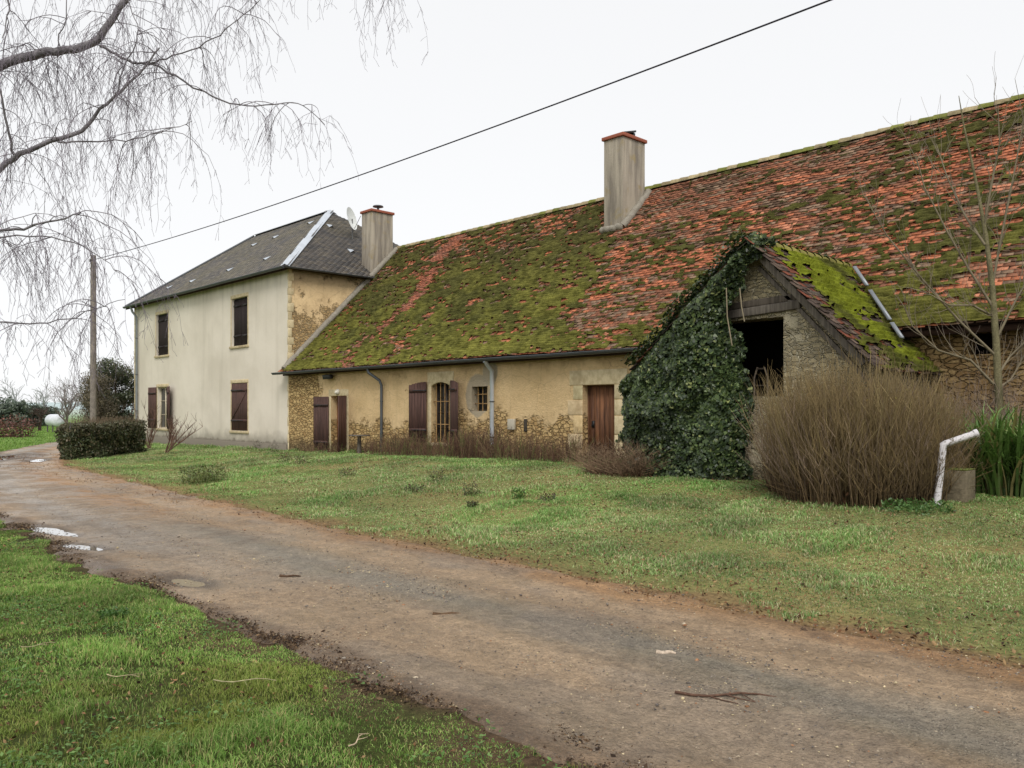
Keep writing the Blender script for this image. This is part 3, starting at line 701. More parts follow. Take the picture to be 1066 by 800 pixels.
# little roof vents
for (x, s) in [(2.9, 1.15), (5.6, 1.15), (9.2, 1.3), (12.3, 1.45), (6.4, 4.4), (8.2, 4.6), (10.5, 5.2)]:
    b = MB(); o = np.array(A_)+np.array((x, 0, 0))+np.array(sdF)*s; nn_ = np.cross((1, 0, 0), sdF)
    b.add([o+nn_*.03, o+np.array((.24, 0, 0))+nn_*.03, o+np.array((.12, 0, 0))+nn_*.11, o+np.array(sdF)*.3+nn_*.035, o+np.array(sdF)*.3+nn_*.035+np.array((.24, 0, 0))], None, [(0, 2, 3), (1, 4, 2), (2, 4, 3)])
    v = b.obj('roof_vent', M['white_zinc'], rf)
for (y, s) in [(4.1, 4.6), (3.9, 2.2)]:
    b = MB(); o = np.array(B_)+np.array((0, y, 0))+np.array(sdS)*s; nn_ = np.cross((0, 1, 0), sdS); nn_ = nn_ if nn_[2] > 0 else -nn_; e = np.array((0, .26, 0))
    b.add([o+nn_*.03, o+e+nn_*.03, o+e/2+nn_*.12, o+np.array(sdS)*.3+nn_*.035, o+np.array(sdS)*.3+nn_*.035+e], None, [(0, 2, 3), (1, 4, 2), (2, 4, 3)])
    b.obj('roof_vent', M['white_zinc'], rf)
gutter(house, EX0, EX1, EY0-.06, RE+.0, .075); gutter(house, EY0-.1, 19.0, EX1+.06, RE, .05, axis_='y')
b = MB(); b.box(EX0+.03, EX1-.03, EY0+.01, EY0+.03, RE-.13, RE-.005, (.9,)*3); b.obj('fascia', M['under'], house)
x = FX(142, 14.9); pipe(house, [(x, 14.62, RE-.05), (x, 14.7, RE-.3), (x, 14.9, RE-.55), (x, 14.9, .1)], .055, M['zinc'], brk=[1.6, 3.4, 5.2])
# chimney on the house gable
def chimney(parent, x0, x1, y0, y1, zb, zt, cowl):
    b = MB(); b.box(x0, x1, y0, y1, zb, zt); c = b.obj('chimney', M['chimney'], parent, bevel=.015)
    b = MB(); b.box(x0-.05, x1+.05, y0-.05, y1+.05, zt+.002, zt+.1); b.obj('cap', M['cap'], c, bevel=.01)
    b = MB()
    if cowl == 'round':
        xm, ym = (x0+x1)/2+.05, (y0+y1)/2; b.tube([(xm, ym, zt+.1), (xm, ym, zt+.3)], .05, 8); b.tube([(xm, ym, zt+.3), (xm, ym, zt+.34), (xm, ym, zt+.36)], [.22, .2, .05], 14)
        b.obj('cowl', M['zinc_dark'], c)
    else:
        xm, ym = (x0+x1)/2, (y0+y1)/2
        b.obox((x0+.1, y0+.2, zt+.12), (x1-x0-.2, 0, .02), (0, .55, .16), (0, -.01, .05)); b.box(x0+.14, x1-.14, y0+.65, y0+.75, zt+.1, zt+.27)
        b.obj('cowl', M['black'], c)
    return c
chimney(house, -28.2, -27.49, 18.6, 19.62, 4.5, 9.5, 'round')
# satellite dish stands on the roof
dish = thing('satellite_dish', (-30.2, 19.5, 8.84-.0), 'white satellite dish on the slate roof beside the left chimney', 'satellite dish')
b = MB(); rr_ = []; nseg = 20
cdir = np.array((.85, .52, .22)); cdir /= np.linalg.norm(cdir); s1 = np.cross(cdir, (0, 0, 1)); s1 /= np.linalg.norm(s1); s2 = np.cross(s1, cdir); ctr = np.array((-30.2, 19.4, 9.78))
V_ = [ctr-cdir*.06]; Q = []; T = []
for k, (r_, d_) in enumerate(((.16, -.05), (.32, -.02), (.46, .03))):
    for i in range(nseg):
        t = i/nseg*2*np.pi; V_.append(ctr+cdir*d_+(s1*math.cos(t)+s2*math.sin(t)*1.08)*r_)
for i in range(nseg):
    j = (i+1) % nseg; T.append((0, 1+i, 1+j))
    for k in range(2): Q.append((1+k*nseg+i, 1+(k+1)*nseg+i, 1+(k+1)*nseg+j, 1+k*nseg+j))
b.add(V_, Q, T, lin(222, 224, 220)); b.obj('dish', M['white'], dish, True)
b = MB(); b.tube([(-30.28, 19.5, 8.7), (-30.28, 19.5, 9.8)], .025, 8, lin(120, 120, 120)); b.tube([(-30.28, 19.5, 9.2), tuple(ctr+cdir*.45)], .012, 6, lin(90, 90, 90)); b.obj('mast', M['vcol'], dish, True)

# ---------- long farmhouse
LX0, LX1, LY0, LY1 = -27.49, 8.0, 15.0, 24.6
barn = thing('farmhouse', (-12, 15, .3), 'long low ochre farmhouse with mossy red tile roof and brown doors', 'farmhouse')
o_d1 = opening(344.5, 360.6, 412.3, 474.5); o_w1 = opening(449, 468.5, 398, 461); o_w2 = opening(491, 507.5, 402.5, 428); o_d2 = opening(606.5, 639.5, 400.8, 482)
o_w3 = opening(1008, 1036, 346, 369)
b = MB(); wall_open(b, LX0, LX1, -.3, 3.25, LY0, [o_d1, o_w1, o_w2, o_d2, o_w3], .34)
b.quad((LX1, LY0, -.3), (LX1, LY1, -.3), (LX1, LY1, 3.25), (LX1, LY0, 3.25)); b.quad((LX1, LY1, -.3), (LX0, LY1, -.3), (LX0, LY1, 3.25), (LX1, LY1, 3.25))
b.tri((LX1, LY0, 3.25), (LX1, LY1, 3.25), (LX1, 19.8, 8.0)); b.tri((LX0, LY1, 3.25), (LX0, LY0, 3.25), (LX0, 19.8, 8.0))
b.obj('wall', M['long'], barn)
EYm, EZm = 14.68, 2.99; RYb, RZb = 19.83, 8.16; sl_ = math.hypot(RYb-EYm, RZb-EZm); sdB = np.array((0, (RYb-EYm)/sl_, (RZb-EZm)/sl_))
def sagf(x, s): return -.11*np.sin(np.clip(s/sl_, 0, 1)*np.pi)*(.5+fbm(x*.13, s*.2, 11, 2))+(fbm(x*.35, s*.5, 12, 3)-.5)*.10
b = MB()
xs = np.linspace(LX0, LX1, 60); ss = np.linspace(0, sl_, 14)
SS, XX = np.meshgrid(ss, xs, indexing='ij'); nnB = np.cross((1, 0, 0), sdB)
PP = np.array((0, EYm, EZm))+XX[..., None]*np.array((1, 0, 0))+SS[..., None]*sdB+(sagf(XX-LX0, SS)-.012)[..., None]*nnB
i_ = (np.arange(13)[:, None]*60+np.arange(59)[None]).ravel(); b.add(PP.reshape(-1, 3), np.stack([i_, i_+1, i_+61, i_+60], 1))
b.quad((LX0, RYb, RZb), (LX1, RYb, RZb), (LX1, 24.98, EZm), (LX0, 24.98, EZm))
brf = b.obj('roof', M['under'], barn)
def ub(s): return 13.6+(15.6-13.6)*s/sl_            # moss / red tile boundary
T_or = np.array(lin(204, 126, 92)); T_sal = np.array(lin(214, 144, 112)); T_br = np.array(lin(160, 108, 84)); T_gr = np.array(lin(156, 128, 106)); T_dk = np.array(lin(118, 92, 74))
def tilecol(x, s, r):
    u = -(LX0+x); n = len(x); pch = fbm(x*.7+5, s*1.3, 13, 3); rw = vnoise(x*1.5+r*5.1, r*2.7, 14)
    w = np.stack([1.7*smooth(pch+rw*.4, .4, .95)+.5, .65*smooth(rw, .4, .9)+.1, np.full(n, .8), np.full(n, .75), np.full(n, .4)], 1)
    up = smooth(s, 3.5, 6)*(u > 7)*(u < 15.6); w[:, 0] *= 1-.75*up; w[:, 1] *= 1-.6*up; w[:, 2] *= 1+1.2*up
    w /= w.sum(1, keepdims=True); cu = np.cumsum(w, 1); qn = vnoise(x*2.4+r*9.1, r*4.3, 17)*.6+vnoise(x*.9, s*1.5, 18)*.4; qn = np.argsort(np.argsort(qn))/n; k = ((.62*qn+.38*R.uniform(0, 1, n))[:, None] > .08+.84*cu).sum(1).clip(0, 4)
    c = np.array([T_or, T_sal, T_br, T_gr, T_dk])[k]*R.uniform(.78, 1.15, (n, 1))
    st = np.exp(-((u-(23.3+.35*np.sin(s*1.3)))/.38)**2)[:, None]; st = st*.8; c = c*(1-st)+np.array(lin(176, 112, 90))*R.uniform(.75, 1.15, (n, 1))*st
    return c
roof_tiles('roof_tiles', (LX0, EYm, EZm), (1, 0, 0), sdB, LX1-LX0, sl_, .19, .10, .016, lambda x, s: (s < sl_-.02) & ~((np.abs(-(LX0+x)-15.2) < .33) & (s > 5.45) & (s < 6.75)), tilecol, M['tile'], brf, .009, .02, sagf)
def inann(x, s):
    u = -(LX0+x); Y_ = EYm+sdB[1]*s; z_ = EZm+sdB[2]*s
    za = np.where(u < 7.31, 4.47-1.05*(7.31-u), 4.47-.85*(u-7.31)); return z_ < za-.02
def dens(x, s):
    u = -(LX0+x); t = s/sl_; bd = ub(s)+(fbm(s*.9, x*.7, 19)-.5)*1.8
    left = smooth(u-bd, -.25, .35)
    dl = 1.02-.26*smooth(t, .5, 1.0)+.1*smooth(-t, -.3, 0)
    st = np.exp(-((u-(23.3+.35*np.sin(s*1.3)))/.40)**2); dl = dl-1.3*st*(.35+.65*smooth(t, 0.25, .6))*smooth(fbm(s*1.1, x*2, 27), .2, .45)
    dl = dl-.5*np.exp(-((u-21.2)/.25)**2)*smooth(-t, -.55, -.3)
    dr = .52+.5*smooth(-t, -.17, -.02)-.30*smooth(t, .5, .9)*smooth(u, 6.5, 9)-.14*smooth(u, 11, 12.5)
    dr = dr+.12*smooth(-u, -7, -3)*smooth(-t, -.8, -.4)+.25*np.exp(-((u-5.6)/.8)**2)*smooth(-t, -.55, -.2)
    return dl*left+dr*(1-left)
def mosscol(x, s, h, fr):
    a = np.array(lin(116, 112, 56)); b_ = np.array(lin(92, 90, 50)); c_ = np.array(lin(84, 78, 50)); d_ = np.array(lin(140, 136, 66))
    t = (s/sl_)[..., None]; k = fbm(x*1.3, s*1.6, 15)[..., None]; j = vnoise(x*7, s*9, 16)[..., None]; u = -(LX0+x)[..., None]
    c = b_*(1-smooth(k, .35, .65))+a*smooth(k, .35, .65)
    c = c*(1-.65*smooth(t, .25, .85))+c_*.65*smooth(t, .25, .85)
    e = smooth(-t, -.28, -.02)*.75; c = c*(1-e)+(a*.6+d_*.4)*e
    r_ = smooth(-u, -15, -13)*.25; c = c*(1-r_)+b_*.9*r_
    return c*(.55+.9*j)*(.6+.55*h[..., None])*(1.12-.4*fr[..., None])
moss_sheet('roof_moss', (LX0, EYm, EZm), (1, 0, 0), sdB, LX1-LX0, sl_, .10, lambda x, s: ~((np.abs(-(LX0+x)-15.2) < .40) & (s > 5.35) & (s < 6.8)), dens, mosscol, brf, sag=sagf)
# ridge tiles bedded in mortar
b = MB(); x = LX0+.1; th = np.linspace(0, np.pi, 8)
while x < LX1:
    z = RZb+.02+float(sagf(np.array(x-LX0), np.array(sl_)))*.7; l = .34; r0, r1 = .135, .115; gcol = np.array(lin(150, 136, 104))*R.uniform(.7, 1.15)
    if R.uniform() < .3: gcol = np.array(lin(120, 122, 60))*R.uniform(.7, 1.1)
    if not (-15.6 < x < -14.5 and False):
        v = [(x, RYb+r0*math.cos(t), z-.05+r0*math.sin(t)) for t in th]+[(x+l, RYb+r1*math.cos(t), z-.05+r1*math.sin(t)) for t in th]
        b.add(v, [(i, i+1, i+9, i+8) for i in range(7)], None, gcol)
        b.add([v[i] for i in range(8)]+[(x, RYb, z-.06)], None, [(i, i+1, 8) for i in range(7)], gcol*.6)
    x += .31
b.obj('ridge_tiles', M['tile'], brf)
# mortar fillet against the house gable
b = MB(); pts = [(LX0+.09, EYm+sdB[1]*s, EZm+sdB[2]*s+.05) for s in np.linspace(.1, sl_-.1, 40)]
b.tube([(p[0]+R.normal(0, .012), p[1], p[2]+R.normal(0, .012)) for p in pts], .12, 6); b.obj('mortar_fillet', M['mortar'], brf, True)
chimney(barn, -15.55, -14.85, 18.55, 19.58, 5.6, 9.43, 'slab')
b = MB(); o = []
for (x0, y0, x1, y1) in ((-15.58, 18.5, -14.8, 18.5), (-14.8, 18.5, -14.8, 19.7)):
    n_ = 14; pts = []
    for i in range(n_):
        t = i/(n_-1); x = x0+(x1-x0)*t; y = y0+(y1-y0)*t; z = EZm+(y-EYm)*sdB[2]/sdB[1]; pts.append((x+R.normal(0, .012), y+R.normal(0, .012), z+.0+R.normal(0, .015)))
    b.tube(pts, .11, 7)
b.obj('chimney_flashing', M['mortar'], brf, True)
# gutter and pipes
gutter(barn, -27.95, -9.9, EYm-.07, EZm-.01, .07)
b = MB(); b.box(LX0+.02, LX1, EYm+.06, EYm+.09, EZm-.12, EZm-.02, (.8,)*3); b.box(LX0+.02, LX1, EYm+.09, LY0-.005, EZm-.02, EZm+.01, (.7,)*3); b.obj('soffit', M['under'], barn)
x = FX(397, 14.9); pipe(barn, [(x-.35, 14.62, 2.92), (x-.33, 14.64, 2.8), (x-.05, 14.86, 2.55), (x, 14.9, 2.4), (x, 14.9, .1)], .045, M['zinc_dark'], brk=[.9, 1.9])
x = FX(512, 14.88); pipe(barn, [(x, 14.62, 2.93), (x, 14.7, 2.85), (x, 14.88, 2.66), (x, 14.88, .25)], .058, M['white_zinc'], brk=[.9, 1.85])
# door 1, half glazed varnished door behind plank shutters
surround(barn, o_d1, LY0, .13, sill=False, lint=.22)
def plank_door(parent, o, y, mat, name='door', n=6):
    b = MB(); w = (o[1]-o[0]-.06)/n
    for i in range(n): b.box(o[0]+.03+i*w+.002, o[0]+.03+(i+1)*w-.002, y+R.uniform(0, .004), y+.04, o[2]+.02, o[3]-.03, (R.uniform(.72, 1.15),)*3)
    for zz in (o[2]+.25, o[3]-.35): b.box(o[0]+.05, o[1]-.05, y+.04, y+.06, zz, zz+.12)
    b.box(o[0], o[0]+.028, y-.02, y+.06, o[2], o[3], (.8,)*3); b.box(o[1]-.028, o[1], y-.02, y+.06, o[2], o[3], (.8,)*3); b.box(o[0]+.028, o[1]-.028, y-.02, y+.06, o[3]-.028, o[3], (.8,)*3)
    d = b.obj(name, mat, parent); return d
b = MB(); x0, x1, z0, z1 = o_d1; y = LY0+.24
b.box(x0, x0+.1, y, y+.05, z0, z1); b.box(x1-.1, x1, y, y+.05, z0, z1); b.box(x0+.1, x1-.1, y, y+.05, z0, z0+.7); b.box(x0+.1, x1-.1, y, y+.05, z1-.1, z1); b.box(x0+.1, x1-.1, y+.004, y+.045, z0+1.25, z0+1.3)
dr = b.obj('door', M['orange_door'], barn)
b = MB(); b.quad((x0+.1, y+.03, z0+.7), (x1-.1, y+.03, z0+.7), (x1-.1, y+.03, z1-.1), (x0+.1, y+.03, z1-.1)); b.obj('pane', M['glass'], dr)
b = MB(); b.tube([(x1-.06, y-.05, z0+1), (x1-.17, y-.05, z0+1)], .011, 8); b.tube([(x1-.06, y-.05, z0+1), (x1-.06, y, z0+1)], .02, 8); b.obj('handle', M['black'], dr)
shutter(barn, x0-.10, -.86, z0+.02, z1-.02, LY0-.03, 4, battens=''); shutter(barn, x1+.04, .52, z0+.02, z1-.02, LY0-.02, 62, battens='')
b = MB(); b.box(x0-.3, x1+.4, 14.45, 14.99, -.1, .19); b.obj('doorstep', M['stone'], barn, bevel=.015)
# barred window with curved head
b = MB(); xm = (o_w1[0]+o_w1[1])/2; hw = (o_w1[1]-o_w1[0])/2
surround(barn, o_w1, LY0, .17, lint=.3); win(barn, o_w1, LY0+.2, rows=4, bars=4, frc=lin(60, 48, 42))
b = MB(); N_ = 10
for i in range(N_):
    xa = o_w1[0]+2*hw*i/N_; xb = o_w1[0]+2*hw*(i+1)/N_; f_ = lambda x: .11*((x-xm)/hw)**2+.004
    b.add([(xa, LY0-.013, o_w1[3]), (xb, LY0-.013, o_w1[3]), (xb, LY0-.013, o_w1[3]-f_(xb)), (xa, LY0-.013, o_w1[3]-f_(xa)), (xa, LY0+.05, o_w1[3]-f_(xa)), (xb, LY0+.05, o_w1[3]-f_(xb))], [(0, 3, 2, 1), (3, 4, 5, 2)], None, (.95,)*3)
b.obj('arch_head', M['stone'], barn)
shutter(barn, o_w1[0]-.16, -.62, o_w1[2]-.02, o_w1[3]+.02, LY0-.05, 18, arch=.1, battens=''); shutter(barn, o_w1[1]+.10, .66, o_w1[2]-.02, o_w1[3]+.03, LY0-.05, 22, arch=.1, battens='')
win(barn, o_w2, LY0+.24, rows=1, bars=3, fm=M['grey_wood'])
# plank door 2 with ashlar surround
d2 = plank_door(barn, o_d2, LY0+.2, M['door'], n=6)
b = MB(); b.box(o_d2[0]+.12, o_d2[0]+.2, LY0+.185, LY0+.2, 1.2, 1.36); b.tube([(o_d2[0]+.16, LY0+.14, 1.25), (o_d2[0]+.16, LY0+.2, 1.25)], .014, 8); b.obj('handle', M['black'], d2)
b = MB(); y0, y1 = LY0-.014, LY0+.1
b.box(o_d2[0]-.42, o_d2[1]+.38, y0, y1, o_d2[3]+.004, o_d2[3]+.36, (1.02,)*3)
z = .3; i = 0
while z < o_d2[3]-.05:
    h = R.uniform(.33, .47); zt = min(z+h-.014, o_d2[3]-.004); wl = (.30, .48)[i % 2]; wr = (.42, .27)[i % 2]
    b.box(o_d2[0]-wl, o_d2[0]-.003, y0+R.uniform(0, .004), y1, z, zt, (R.uniform(.88, 1.12), R.uniform(.9, 1.06), R.uniform(.8, .98))); b.box(o_d2[1]+.003, o_d2[1]+wr, y0+R.uniform(0, .004), y1, z, zt, (R.uniform(.88, 1.12),)*3)
    z += h; i += 1
b.obj('stone_surround', M['stone'], barn, bevel=.012)
b = MB(); b.box(o_d2[0]-.1, o_d2[1]+.1, 14.75, 15.3, .1, o_d2[2]+.03); b.obj('doorstep', M['stone'], barn, bevel=.02)
b = MB(); b.box(o_w3[0]-.15, o_w3[1]+.2, LY0-.02, LY0+.1, o_w3[3]+.005, o_w3[3]+.15, (.7,)*3); b.obj('window_lintel', M['grey_wood'], barn)
b = MB(); b.box(o_w3[0]-.3, o_w3[1]+.3, LY0+.35, LY0+2.0, o_w3[2]-.3, o_w3[3]+.2); b.obj('window_recess', M['dark'], barn)
# fittings on the wall
lamp = thing('wall_lamp', (FX(351, 14.95), 15, FZ(351, 408, 14.95)), 'round white wall lamp above the varnished door', 'wall lamp')
c = np.array(wloc(lamp)); b = MB(); b.tube([c+(0, 0, 0), c+(0, -.05, 0)], .09, 14, lin(205, 200, 190)); b.obj('base', M['white'], lamp)
b = MB(); b.tube([c+(0, -.05, -.02), c+(0, -.1, -.02), c+(0, -.14, -.02)], [.08, .07, .02], 14, lin(225, 220, 205)); b.obj('lamp_shade', M['white'], lamp, True)
fl = thing('floodlight', (FX(343, 14.9), 15, FZ(343, 393, 14.9)), 'small dark floodlight under the gutter above the left door', 'floodlight')
c = np.array(wloc(fl)); b = MB(); b.obox(c+(-.24, -.22, -.07), (.48, 0, 0), (0, .12, .03), (0, -.03, .14)); b.obj('housing', M['black'], fl, bevel=.01)
b = MB(); b.box(c[0]-.03, c[0]+.03, c[1]-.1, c[1], c[2]-.02, c[2]+.03); b.obj('bracket', M['black'], fl)
bx_ = MB(); a = FX(532, 14.95); z = FZ(532, 442, 14.95); bx_.box(a-.13, a+.13, 14.93, 14.998, z-.14, z+.14, lin(182, 174, 156)); tag(bx_.obj('meter_box', M['white'], bevel=.012, loc=(a, 15, z)), 'small pale meter box on the wall between white downpipe and plank door', 'meter box')
a = FX(546, 14.95); z = FZ(546, 443, 14.95); b = MB(); b.box(a-.05, a+.05, 14.97, 14.998, z-.16, z+.16, lin(70, 64, 56)); tag(b.obj('wall_vent', M['vcol'], bevel=.006, loc=(a, 15, z)), 'narrow dark slot grille in the wall right of the meter box', 'vent')

# ---------- annex with gable front
AX, AZ = -7.31, 4.47; AY = 12.85
annex = thing('stone_shed', (AX, AY, .4), 'grey rubble stone lean shed with high dark gable opening and mossy roof', 'shed')
def az(x): return AZ-(1.05*(x-AX) if x > AX else .85*(AX-x))
ox0, ox1, oz0, oz1 = -8.25, FX(815.5, AY), 1.85, FZ(800, 331, AY)
b = MB(); AL, AR = -9.65, -5.3
b.add([(AL, AY, -.2), (ox0, AY, -.2), (ox0, AY, az(ox0)-.08), (AL, AY, az(AL)-.08)], [(0, 1, 2, 3)])
b.add([(ox1, AY, -.2), (AR, AY, -.2), (AR, AY, az(AR)-.08), (ox1, AY, az(ox1)-.08)], [(0, 1, 2, 3)])
b.add([(ox0, AY, oz1), (ox1, AY, oz1), (ox1, AY, az(ox1)-.08), (AX, AY, AZ-.08), (ox0, AY, az(ox0)-.08)], [(0, 1, 3, 4)], [(1, 2, 3)])
b.quad((ox0, AY, oz0), (ox0, AY+.45, oz0), (ox0, AY+.45, oz1), (ox0, AY, oz1)); b.quad((ox1, AY, oz0), (ox1, AY, oz1), (ox1, AY+.45, oz1), (ox1, AY+.45, oz0)); b.quad((ox0, AY, -.2), (ox1, AY, -.2), (ox1, AY, oz0), (ox0, AY, oz0)); b.quad((ox0, AY, oz0), (ox1, AY, oz0), (ox1, AY+.45, oz0), (ox0, AY+.45, oz0)); b.quad((ox0, AY, oz1), (ox0, AY+.45, oz1), (ox1, AY+.45, oz1), (ox1, AY, oz1))
b.quad((AR, AY, -.2), (AR, 15, -.2), (AR, 15, az(AR)-.08), (AR, AY, az(AR)-.08)); b.quad((AL, 15, -.2), (AL, AY, -.2), (AL, AY, az(AL)-.08), (AL, 15, az(AL)-.08))
b.obj('wall', M['annex'], annex)
b = MB(); b.add([(AL+.3, 14.2, -.1), (AR-.3, 14.2, -.1), (AR-.3, 14.2, az(AR-.3)-.12), (AX, 14.2, AZ-.12), (AL+.3, 14.2, az(AL+.3)-.12)], [(0, 1, 2, 4)], [(2, 3, 4)]); b.box(AL+.5, AL+.54, AY+.5, 14.19, -.1, 2.2); b.box(AR-.5, AR-.46, AY+.5, 14.19, -.1, 2.2); b.obj('interior', M['dark'], annex)
b = MB(); y0, y1 = AY-.06, AY+.25
b.obox((-8.5, y0, oz1+.0), (8.5+ox1+.32, 0, .10), (0, 0, .15), (0, .3, 0), (1, 1, 1)); b.obox((-8.35, y0+.02, oz1+.165), (8.35+ox1+.52, 0, .09), (0, 0, .12), (0, .3, 0), (.75, .72, .7))
b.obj('lintel', M['grey_wood'], annex, bevel=.02)
# roof slopes
EXr, EZr = -5.15, az(-5.15); EXl, EZl = -9.8, az(-9.8); VY = 12.62
def yback(x, z): return EYm+(z-EZm)*(RYb-EYm)/(RZb-EZm)+.15
b = MB()
b.quad((AX, VY, AZ), (AX, yback(0, AZ), AZ), (EXr, 15.0, EZr), (EXr, VY, EZr)); b.quad((AX, VY, AZ), (EXl, VY, EZl), (EXl, 15.0, EZl), (AX, yback(0, AZ), AZ))
arf = b.obj('roof', M['under'], annex)
sr = math.hypot(EXr-AX, AZ-EZr); sdR = np.array(((AX-EXr)/sr, 0, (AZ-EZr)/sr))
LyR = yback(0, AZ)-VY
def insR(x, s): return VY+x < np.interp(s, [0, .6, sr], [15.0, 15.0, yback(0, AZ)])
ag = [np.array(lin(122, 104, 92)), np.array(lin(98, 84, 76)), np.array(lin(140, 84, 66))]
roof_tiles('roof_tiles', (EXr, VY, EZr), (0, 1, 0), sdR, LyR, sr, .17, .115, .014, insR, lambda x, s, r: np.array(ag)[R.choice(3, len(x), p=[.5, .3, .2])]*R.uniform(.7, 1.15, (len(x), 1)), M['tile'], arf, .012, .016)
def mc2(x, s, h, fr):
    a = np.array(lin(132, 138, 44)); b_ = np.array(lin(92, 92, 46)); k = smooth(fbm(x*1.2+s*.4, s*.9, 25), .38, .62)[..., None]
    return (b_*(1-k)+a*k)*(.65+.6*vnoise(x*9, s*9, 26))[..., None]
moss_sheet('roof_moss', (EXr, VY, EZr), (0, 1, 0), sdR, LyR, sr, .115, insR, lambda x, s: .2+.75*smooth(x, .12, .8), mc2, arf, seed=40)
sl2 = math.hypot(AX-EXl, AZ-EZl); sdL = np.array(((AX-EXl)/sl2, 0, (AZ-EZl)/sl2))
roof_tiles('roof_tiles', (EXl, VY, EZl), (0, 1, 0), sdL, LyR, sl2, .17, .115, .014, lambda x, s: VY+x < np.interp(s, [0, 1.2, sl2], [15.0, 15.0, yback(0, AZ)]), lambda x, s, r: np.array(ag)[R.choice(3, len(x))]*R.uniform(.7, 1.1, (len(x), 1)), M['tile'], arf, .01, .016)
b = MB(); y = VY
while y < yback(0, AZ)-.2:
    r0 = .12; gcol = np.array(lin(132, 126, 66))*R.uniform(.7, 1.1)
    v = [(AX+r0*math.cos(t), y, AZ-.03+r0*math.sin(t)) for t in th]+[(AX+r0*.85*math.cos(t), y+.32, AZ-.04+r0*.85*math.sin(t)) for t in th]
    b.add(v, [(i, i+1, i+9, i+8) for i in range(7)], None, gcol); y += .29
b.obj('ridge_tiles', M['tile'], arf)
# barge boards and valley flashing
b = MB()
for (off, w, yy, k) in ((.10, .11, VY+.03, 1.25), (.40, .07, AY-.04, 1.1)):
    p = np.array((AX+.02, yy, AZ-off)); q_ = np.array((EXr-.25, yy, az(EXr-.25)-off)); dd = q_-p; nn_ = np.array((dd[2], 0, -dd[0])); nn_ = nn_/np.linalg.norm(nn_); nn_ = nn_ if nn_[2] < 0 else -nn_
    b.obox(p, dd, nn_*w, (0, .05, 0), (k,)*3)
b.obj('barge_board', M['grey_wood'], annex, bevel=.008)
b = MB(); vt = np.array((AX+.05, yback(0, AZ)-.15, AZ+.02)); 
def vpt(t): x = AX+(-5.75-AX)*t; z = az(x); return np.array((x+.05, yback(0, z)-.17, z+.11))
for (t0, t1) in ((.12, .40), (.47, .86), (.9, 1.08)):
    p, q_ = vpt(t0), vpt(t1); sdir = np.array((1, 0, 0.)); b.obox(p, q_-p, sdir*.075, (0, -.02, .03))
b.obj('valley_flashing', M['zinc'], annex)
# frame seen in the doorway
b = MB(); x, y = FX(792, 13.4), 13.4
for dx in (-.13, .13): b.tube([(x+dx, y, .45), (x+dx, y, 2.2), (x+dx*.5, y, 2.38)], .018, 6, lin(130, 118, 104))
b.tube([(x-.065, y, 2.35), (x+.065, y, 2.35)], .018, 6, lin(84, 76, 66))
for z in (.9, 1.3, 1.7, 2.05): b.tube([(x-.13, y, z), (x+.13, y, z)], .014, 6, lin(84, 76, 66))
tag(b.obj('ladder', M['vcol'], loc=(x, y, .45)), 'top of a thin old ladder showing in the dark shed opening', 'ladder')

# ------------------------------------------------------------------ ivy
def leafcloud(b, P, Nn, Sz, cols, shape='ivy'):
    n = len(P); Nn = Nn/np.linalg.norm(Nn, axis=1, keepdims=True)
    t = R.normal(0, 1, (n, 3)); a = np.cross(Nn, t); a /= np.linalg.norm(a, axis=1, keepdims=True); c = np.cross(Nn, a)
    if shape == 'ivy': sh = [(0, -.9, -.0), (.75, -.45, -.12), (.5, .25, -.05), (0, 1, -.2), (-.5, .25, -.05), (-.75, -.45, -.12)]; 
    else: sh = [(0, -1, -.1), (.42, -.3, .0), (.35, .4, 0), (0, 1, -.15), (-.35, .4, 0), (-.42, -.3, 0)]
    V_ = np.zeros((n, 6, 3))
    for j, (p, q, r_) in enumerate(sh): V_[:, j] = P+Sz[:, None]*(a*p+c*q+Nn*r_)
    i = np.arange(n)[:, None]*6
    b.add(V_.reshape(-1, 3), np.concatenate([i+np.array([[0, 1, 2, 3]]), i+np.array([[0, 3, 4, 5]])]), None, np.repeat(cols, 6, 0))
ivy = thing('ivy', (-8.9, 12.6, .4), 'dark green ivy smothering the left half of the stone shed gable', 'ivy')
ol = [(790, 247), (765, 258), (741, 284), (715, 312), (690, 340), (668, 372), (655, 398), (645, 427), (647, 455), (652, 482), (656, 516), (738, 518), (783, 516), (778, 470), (781, 430), (774, 392), (770, 362), (762, 340), (762, 318), (772, 292), (783, 270), (800, 262), (803, 255)]
poly = np.array([(FX(a, AY-.3), FZ(a, c, AY-.3)) for a, c in ol])
def inpoly(x, z):
    r = np.zeros(len(x), bool); j = len(poly)-1
    for i in range(len(poly)):
        xi, zi = poly[i]; xj, zj = poly[j]; m = ((zi > z) != (zj > z)) & (x < (xj-xi)*(z-zi)/(zj-zi+1e-12)+xi); r ^= m; j = i
    return r
def edist(x, z):
    d = np.full(len(x), 9.)
    for i in range(len(poly)):
        p = poly[i]; q = poly[(i+1) % len(poly)]; e = q-p; t = np.clip(((x-p[0])*e[0]+(z-p[1])*e[1])/(e@e), 0, 1); d = np.minimum(d, np.hypot(x-p[0]-t*e[0], z-p[1]-t*e[1]))
    return d
x = R.uniform(poly[:, 0].min()-.1, poly[:, 0].max()+.1, 60000); z = R.uniform(poly[:, 1].min(), poly[:, 1].max()+.1, 60000)
jx = (fbm(x*3.5, z*3.5, 91)-.5)*.5; k = inpoly(x+jx, z+jx*.6); x, z = x[k], z[k]; k = R.uniform(0, 1, len(x)) < .95*.55+.45*smooth(fbm(x*2.5, z*2.5, 92), .3, .6); x, z = x[k][:26000], z[k][:26000]
